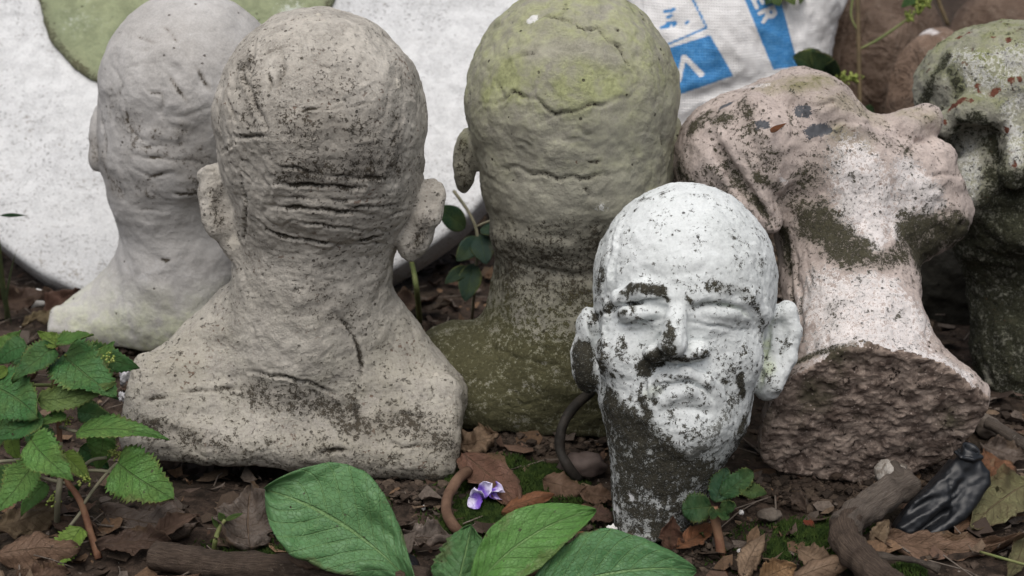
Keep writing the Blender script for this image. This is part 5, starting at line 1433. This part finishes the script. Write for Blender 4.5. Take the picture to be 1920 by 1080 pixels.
# ================================================================== dead leaves one by one
RB, TAN, GRY, ORG, OLV, DRK, BRN = (.135, .070, .048), (.25, .175, .115), (.155, .125, .105), (.22, .095, .045), (.15, .145, .07), (.07, .045, .034), (.16, .10, .066)
DL = [  # label, base (x, y, h), tip (x, y, h), width px, colour, k, options
 ('reddish brown oval dead leaf leaning upright beside the moss', (866,850,.02), (976,958,.004), 84, RB, .75, dict(cup=.25, wave=.06)),
 ('pale crumpled dead leaf at the right corner of the front bust', (856,838,.004), (934,812,.02), 60, TAN, .6, dict(wave=.22, cup=.4)),
 ('orange red dead leaf tucked behind the big front leaf', (940,960,.006), (1040,926,.014), 36, ORG, .5, dict(cup=-.6)),
 ('brown dead leaf with a dark crease on the moss left of the white head', (1018,900,.010), (1100,920,.006), 56, BRN, .6, dict(wave=.1)),
 ('dull brown dead leaf touching the left jaw side foot of the white head', (1086,926,.01), (1152,936,.004), 44, BRN, .5, dict(wave=.1, cup=.3)),
 ('curled orange brown dead leaf left of the white head foot', (1082,998,.008), (1150,1010,.006), 46, (.20,.11,.055), .5, dict(cup=-.9)),
 ('narrow upright brown leaf leaning on the white head foot', (1258,1032,.0), (1262,966,.030), 44, RB, .8, dict(fold=.5)),
 ('orange brown leaf between the white head and the herb stem', (1270,1024,.01), (1336,982,.012), 40, ORG, .55, dict(cup=.4)),
 ('long tan dead leaf right of the herb stem', (1392,1085,.006), (1434,1000,.022), 44, TAN, .75, dict(cup=-.6)),
 ('small tan pointed leaf behind the long tan one', (1402,1028,.006), (1420,984,.02), 24, (.23,.15,.09), .7, dict(fold=.4)),
 ('rounded orange tan leaf at the bottom edge', (1424,1090,.004), (1494,1060,.018), 52, (.28,.17,.085), .7, dict(cup=.7)),
 ('tan curled leaf with a pale hole mark near the bent stick', (1496,1030,.012), (1566,1066,.006), 42, TAN, .6, dict(cup=.5, wave=.1)),
 ('broad tan leaf arching along the bottom edge left of the bent stick', (1470,1095,.004), (1625,1044,.020), 50, (.22,.15,.10), .55, dict(cup=-.8)),
 ('long wavy brown leaf with dark spots in the bottom right corner', (1640,1008,.012), (1925,1006,.016), 62, BRN, .5, dict(wave=.26, cup=.6, bend=-.10)),
 ('tan leaf standing behind the bend of the thick stick', (1636,1028,.004), (1666,974,.026), 34, (.22,.16,.10), .7, dict(cup=.4)),
 ('orange brown leaf with one dark spot right of the crushed bottle', (1846,846,.012), (1906,912,.006), 58, (.20,.095,.05), .6, dict(wave=.1)),
 ('olive folded leaf right of the crushed bottle', (1898,890,.016), (1834,950,.010), 54, OLV, .6, dict(fold=.4, wave=.12)),
 ('large olive green leaf at the right edge', (1940,900,.020), (1822,992,.010), 92, OLV, .55, dict(fold=-.35, wave=.1)),
 ('olive curled leaf in the bottom right corner', (1920,1000,.012), (1888,1085,.006), 44, OLV, .6, dict(cup=.6)),
 ('greyish dead leaf under the mossy bust at the right edge', (1838,832,.01), (1930,858,.008), 56, GRY, .55, dict(wave=.16)),
 ('big flat brown leaf in the bottom left corner', (-10,1040,.010), (152,1030,.012), 78, BRN, .55, dict(wave=.08)),
 ('curled chestnut leaf at the bottom edge left of the long stick', (190,1096,.010), (376,1076,.012), 66, (.18,.105,.07), .5, dict(cup=-.7, wave=.08)),
 ('dark brown leaf behind the curled chestnut leaf', (180,1022,.012), (322,1018,.012), 54, DRK, .5, dict(wave=.16)),
 ('greyish brown leaf in the shade below the left corner of the front bust', (196,962,.012), (380,985,.014), 84, GRY, .55, dict(wave=.14)),
 ('folded brown leaf with a curled tip under the front bust', (286,1012,.008), (372,964,.024), 36, (.17,.11,.08), .6, dict(fold=.6, cup=.5)),
 ('dull tan leaf under the nettle-like plant', (-12,990,.012), (116,942,.016), 72, (.15,.11,.065), .6, dict(wave=.1)),
 ('large dry grey leaf standing in the shade under the front bust', (470,1032,.004), (470,905,.040), 110, (.12,.10,.085), .8, dict(wave=.16, ragged=.4)),
 ('pale frayed curled leaf between the big front leaves', (758,1002,.010), (852,1002,.014), 40, (.26,.22,.19), .5, dict(wave=.3, ragged=.7)),
 ('tan brown leaf showing between the two right big leaves', (945,1090,.004), (1030,1036,.014), 60, (.20,.12,.07), .6, dict(wave=.1)),
 ('dark reddish leaf at the far left behind the busts', (-10,566,.02), (104,548,.03), 50, DRK, .6, dict(wave=.2, cup=.5)),
 ('reddish leaf touching the left tip of the grey bust', (80,590,.01), (156,548,.03), 44, (.11,.06,.045), .6, dict(wave=.2, cup=.5)),
 ('yellowish dry leaf strip at the far left behind the nettle-like plant', (40,612,.01), (108,578,.015), 22, (.20,.16,.09), .5, dict(wave=.3)),
 ('brown leaf lying in the gap behind the front bust right ear', (722,590,.01), (820,560,.012), 40, DRK, .5, dict(wave=.2)),
 ('greyish leaf litter piece in the gap by the algae-stained bust', (745,560,.012), (850,572,.012), 36, (.09,.075,.06), .5, dict(wave=.2)),
 ('reddish brown leaf in the shadow right of the moss patch', (1090,962,.006), (1150,975,.004), 40, (.10,.06,.045), .5, dict(wave=.1)),
 ('brown leaf half under the big front leaf at its left', (590,1010,.006), (700,1030,.006), 44, (.13,.09,.065), .5, dict(wave=.2)),
 ('small red dead leaf on the moss left of the bent stick', (1506,976,.004), (1528,990,.004), 16, (.24,.06,.03), .5, dict(cup=.4)),
 ('dark brown leaf scrap in front of the broken underside', (1484,925,.008), (1512,955,.006), 26, (.10,.075,.06), .6, dict(wave=.2)),
 ('brown leaf piece between the bottle and the wavy leaf', (1790,1000,.006), (1830,966,.012), 24, (.22,.13,.08), .6, dict(fold=.4)),
 ('dark red leaf under the right end of the broken underside', (1690,868,.012), (1760,846,.02), 34, (.13,.05,.04), .6, dict(cup=.3)),
 ('dried leaf curl on the soil under the nettle-like plant', (100,980,.008), (190,1000,.012), 40, DRK, .5, dict(wave=.2, cup=.6)),
 ('brown leaf at the bottom edge below the dull tan one', (30,1085,.004), (130,1070,.012), 50, (.13,.08,.055), .5, dict(wave=.15)),
]
for i, (lab, bp2, tp2, w, colr, k, ex) in enumerate(DL):
    kw = dict(prof='oval' if i % 3 else 'lance', nu=30, nv=12, nvein=10, seed=200 + i, quilt=.003, ragged=.30, holes=.22, side=.04 * (-1) ** i)
    kw.update(ex)
    kw['wave'] = kw.get('wave', 0.05) * 2.2 + 0.08
    if 'cup' not in ex: kw['cup'] = (-0.5, 0.35, 0.6, -0.2, 0.15)[i % 5]
    kw['twist'] = 0.8 * (((i * 31) % 13) / 13 - 0.5)
    if kw['prof'] == 'lance' and w > 50: kw['prof'] = 'oval'
    bpt = zt(*bp2)
    colr = tuple(min(.5, c_ * 1.3) for c_ in colr)
    o = add_leaf('dead_leaf', M_dead, colr, None, base=bpt, tip=zt(*tp2), width=w * px(bpt), normal=nrm(k, .05 * (-1) ** i), **kw)
    tag(o, lab, 'dead leaf', 'dead leaves on the ground')
tag(add_leaf('dead_leaf', M_dead, (.32, .12, .05), None, base=P(1445, 248, 1.452), tip=P(1476, 230, 1.462), width=.006, normal=nrm(.6), prof='lance', nu=10, nv=4, bend=-.2, side=.12), 'narrow orange dead leaf lying on the head of the pinkish bust', 'dead leaf', 'dead leaves on the ground')

# ================================================================== litter, clods, moss (beyond counting)
def ground_pts(n, seed, y0=1.12, y1=2.6):
    g = np.random.RandomState(seed)
    y = g.uniform(y0, y1, n)
    x = g.uniform(-1, 1, n) * (0.08 + y * 0.36)
    return x, y, ground_h(x, y), g
def tinted(name, A, rough=.85, spec=.2):
    t = NT(name)
    a = t.n.new('ShaderNodeAttribute'); a.attribute_name = 'tint'
    n = t.noise(300, 4, .65)
    c = t.mix(t.step(n, .3, .7), a.outputs['Color'], t.mix(.5, a.outputs['Color'], A))
    return t.fin(c, rough, spec, t.bump(n, .001))
x, y, z, g = ground_pts(4200, 1)
n = len(x)
L = .002 + .015 * g.uniform(0, 1, n) ** 2.6; Wd = L * g.uniform(.3, .9, n); ya = g.uniform(0, 6.283, n)
base = np.array([[-1,-.25],[-.4,-1],[.5,-.8],[1,0],[.4,.9],[-.6,.7]])
Vs = []
til = g.normal(0, .45, n); til2 = g.normal(0, .45, n)
for k in range(6):
    jx = base[k, 0] * (1 + g.uniform(-.3, .3, n)) * L; jy = base[k, 1] * (1 + g.uniform(-.4, .4, n)) * Wd
    X = x + jx * np.cos(ya) - jy * np.sin(ya); Y = y + jx * np.sin(ya) + jy * np.cos(ya)
    Vs.append(np.stack([X, Y, z + .003 + np.abs(jx * til) + jy * til2 + g.uniform(0, .003, n)], 1))
ctr = np.stack([x, y, z + .004 + g.uniform(-.002, .004, n)], 1)
V = np.stack(Vs + [ctr], 1).reshape(-1, 3)
i0 = np.arange(n)[:, None] * 7
Fq = np.concatenate([i0 + np.array([[k, (k + 1) % 6, 6]]) for k in range(6)])
pal = np.array([[.10,.062,.044],[.14,.10,.068],[.07,.05,.04],[.16,.10,.06],[.11,.09,.075],[.05,.036,.026]])
tc = pal[g.randint(0, 6, n)] * g.uniform(.7, 1.6, n)[:, None]
tint = np.repeat(np.concatenate([tc, np.ones((n, 1))], 1), 7, 0)
tag(link('leaf_litter', mesh_np('leaf_litter', V, Fq, False, {'tint': tint}), tinted('litter', (.04, .028, .02))), kind='stuff')
bm = bmesh.new(); bmesh.ops.create_icosphere(bm, subdivisions=1, radius=1)
IV = np.array([v.co[:] for v in bm.verts]); IF = np.array([[v.index for v in f.verts] for f in bm.faces]); bm.free()
def clods(name, n, seed, smin_, smax_, pal, mat, flat=.6, near=None):
    x, y, z, g = ground_pts(n, seed)
    if near:
        cs = np.array([G(px_, py_)[:2] for px_, py_ in near]); k_ = g.randint(0, len(cs), n)
        x = cs[k_, 0] + g.normal(0, .022, n); y = cs[k_, 1] + g.normal(-.004, .012, n); z = ground_h(x, y) + np.abs(g.normal(0, .003, n))
    s = smin_ * (smax_ / smin_) ** (g.uniform(0, 1, n) ** 2.2)
    V = IV[None] * (1 + g.uniform(-.35, .35, (n, len(IV), 1))) * s[:, None, None] * np.array([1, 1, flat])
    V = V + np.stack([x, y, z + s * .15], 1)[:, None, :]
    Fq = (IF[None] + (np.arange(n) * len(IV))[:, None, None]).reshape(-1, 3)
    tc = np.array(pal)[g.randint(0, len(pal), n)] * g.uniform(.7, 1.2, n)[:, None]
    tint = np.repeat(np.concatenate([tc, np.ones((n, 1))], 1), len(IV), 0)
    return tag(link(name, mesh_np(name, V.reshape(-1, 3), Fq, False, {'tint': tint}), mat), kind='stuff')
clods('soil_crumbs', 9000, 2, .0008, .006, [[.05,.036,.027],[.075,.055,.042],[.035,.026,.02],[.09,.068,.05]], tinted('crumbs', (.03, .022, .016)))
clods('soil_crumbs', 9000, 6, .0009, .0068, [[.05,.036,.027],[.075,.055,.042],[.035,.026,.02],[.10,.075,.056]], tinted('heaped_crumbs', (.03, .022, .016)), near=[(700,905),(760,914),(830,922),(640,905),(1160,1012),(1200,1018),(1250,1020),(1290,1012),(1460,912),(1520,916),(1600,912),(1680,898),(1740,880),(870,815),(960,826),(1050,826),(250,655),(330,660),(150,640),(1880,790)])
clods('pale_grit', 500, 3, .0006, .0016, [[.4,.37,.33],[.28,.25,.22],[.2,.15,.12]], tinted('grit', (.2, .17, .14)))
# fine dry twigs
x, y, z, g = ground_pts(520, 4)
Vs, Fs_, k = [], [], 0
for i in range(len(x)):
    a = g.uniform(0, 6.283); l = g.uniform(.008, .04)
    dv = np.array([math.cos(a) * l, math.sin(a) * l, g.uniform(-.004, .012)])
    p0 = np.array([x[i], y[i], z[i] + .004])
    V, fl = tube_arr(np.array([p0 - dv, p0 + np.array([g.normal(0, .003), g.normal(0, .003), .003]), p0 + dv]), g.uniform(.0004, .0011), 4, cap=False)
    Vs.append(V); Fs_.append(fl[0] + k); k += len(V)
V = np.vstack(Vs)
tag(link('fine_twigs', mesh_np('fine_twigs', V, np.concatenate(Fs_)), M_bark2), kind='stuff')
# moss cushions
M_mossy = simple('moss', (.016, .032, .008), (.042, .068, .015), 120, .9, .1, .001)
Vs, Fs_, k = [], [], 0
g = np.random.RandomState(9)
for (mx, my, rx, ry, den) in [(1010,895,85,34,2600), (905,955,62,44,2600), (850,905,28,30,700), (1050,915,60,30,900), (1530,1010,50,26,900), (1460,1030,26,24,350), (480,1035,60,16,500), (600,1040,40,14,300), (1560,1000,40,30,600), (820,990,30,14,250), (1700,1070,40,14,300), (1480,985,30,14,200), (700,940,40,20,200), (950,870,50,16,500), (1000,960,220,70,900), (1500,1020,200,60,700), (560,1030,220,40,600), (900,900,160,60,700)]:
    for i in range(den):
        a = g.uniform(0, 6.283); r = g.uniform(0, 1) ** .6
        p = G(mx + rx * r * math.cos(a), my + ry * r * math.sin(a), 0)
        hh_ = .011 * (1 - r * r) * (.6 + .4 * vnoise(np.array([p * 90]), 3)[0]) + .002
        p = p + np.array([0, 0, ground_h(p[0], p[1])[0]])
        s = g.uniform(.0006, .0014); l = g.uniform(.0016, .004)
        d = np.array([g.normal(0, .6), g.normal(0, .6), 1.0]); d /= np.linalg.norm(d)
        b0 = p + np.array([0, 0, hh_])
        aa = g.uniform(0, 6.283)
        e = np.array([math.cos(aa), math.sin(aa), 0]) * s; e2 = np.array([-math.sin(aa), math.cos(aa), 0]) * s
        Vs += [b0 - e - d * .003, b0 + e * .5 + e2 - d * .003, b0 + e * .5 - e2 - d * .003, b0 + d * l]
        Fs_ += [[k, k + 1, k + 3], [k + 1, k + 2, k + 3], [k + 2, k, k + 3]]
        k += 4
tag(link('moss', mesh_np('moss', np.array(Vs), np.array(Fs_)), M_mossy), kind='stuff')
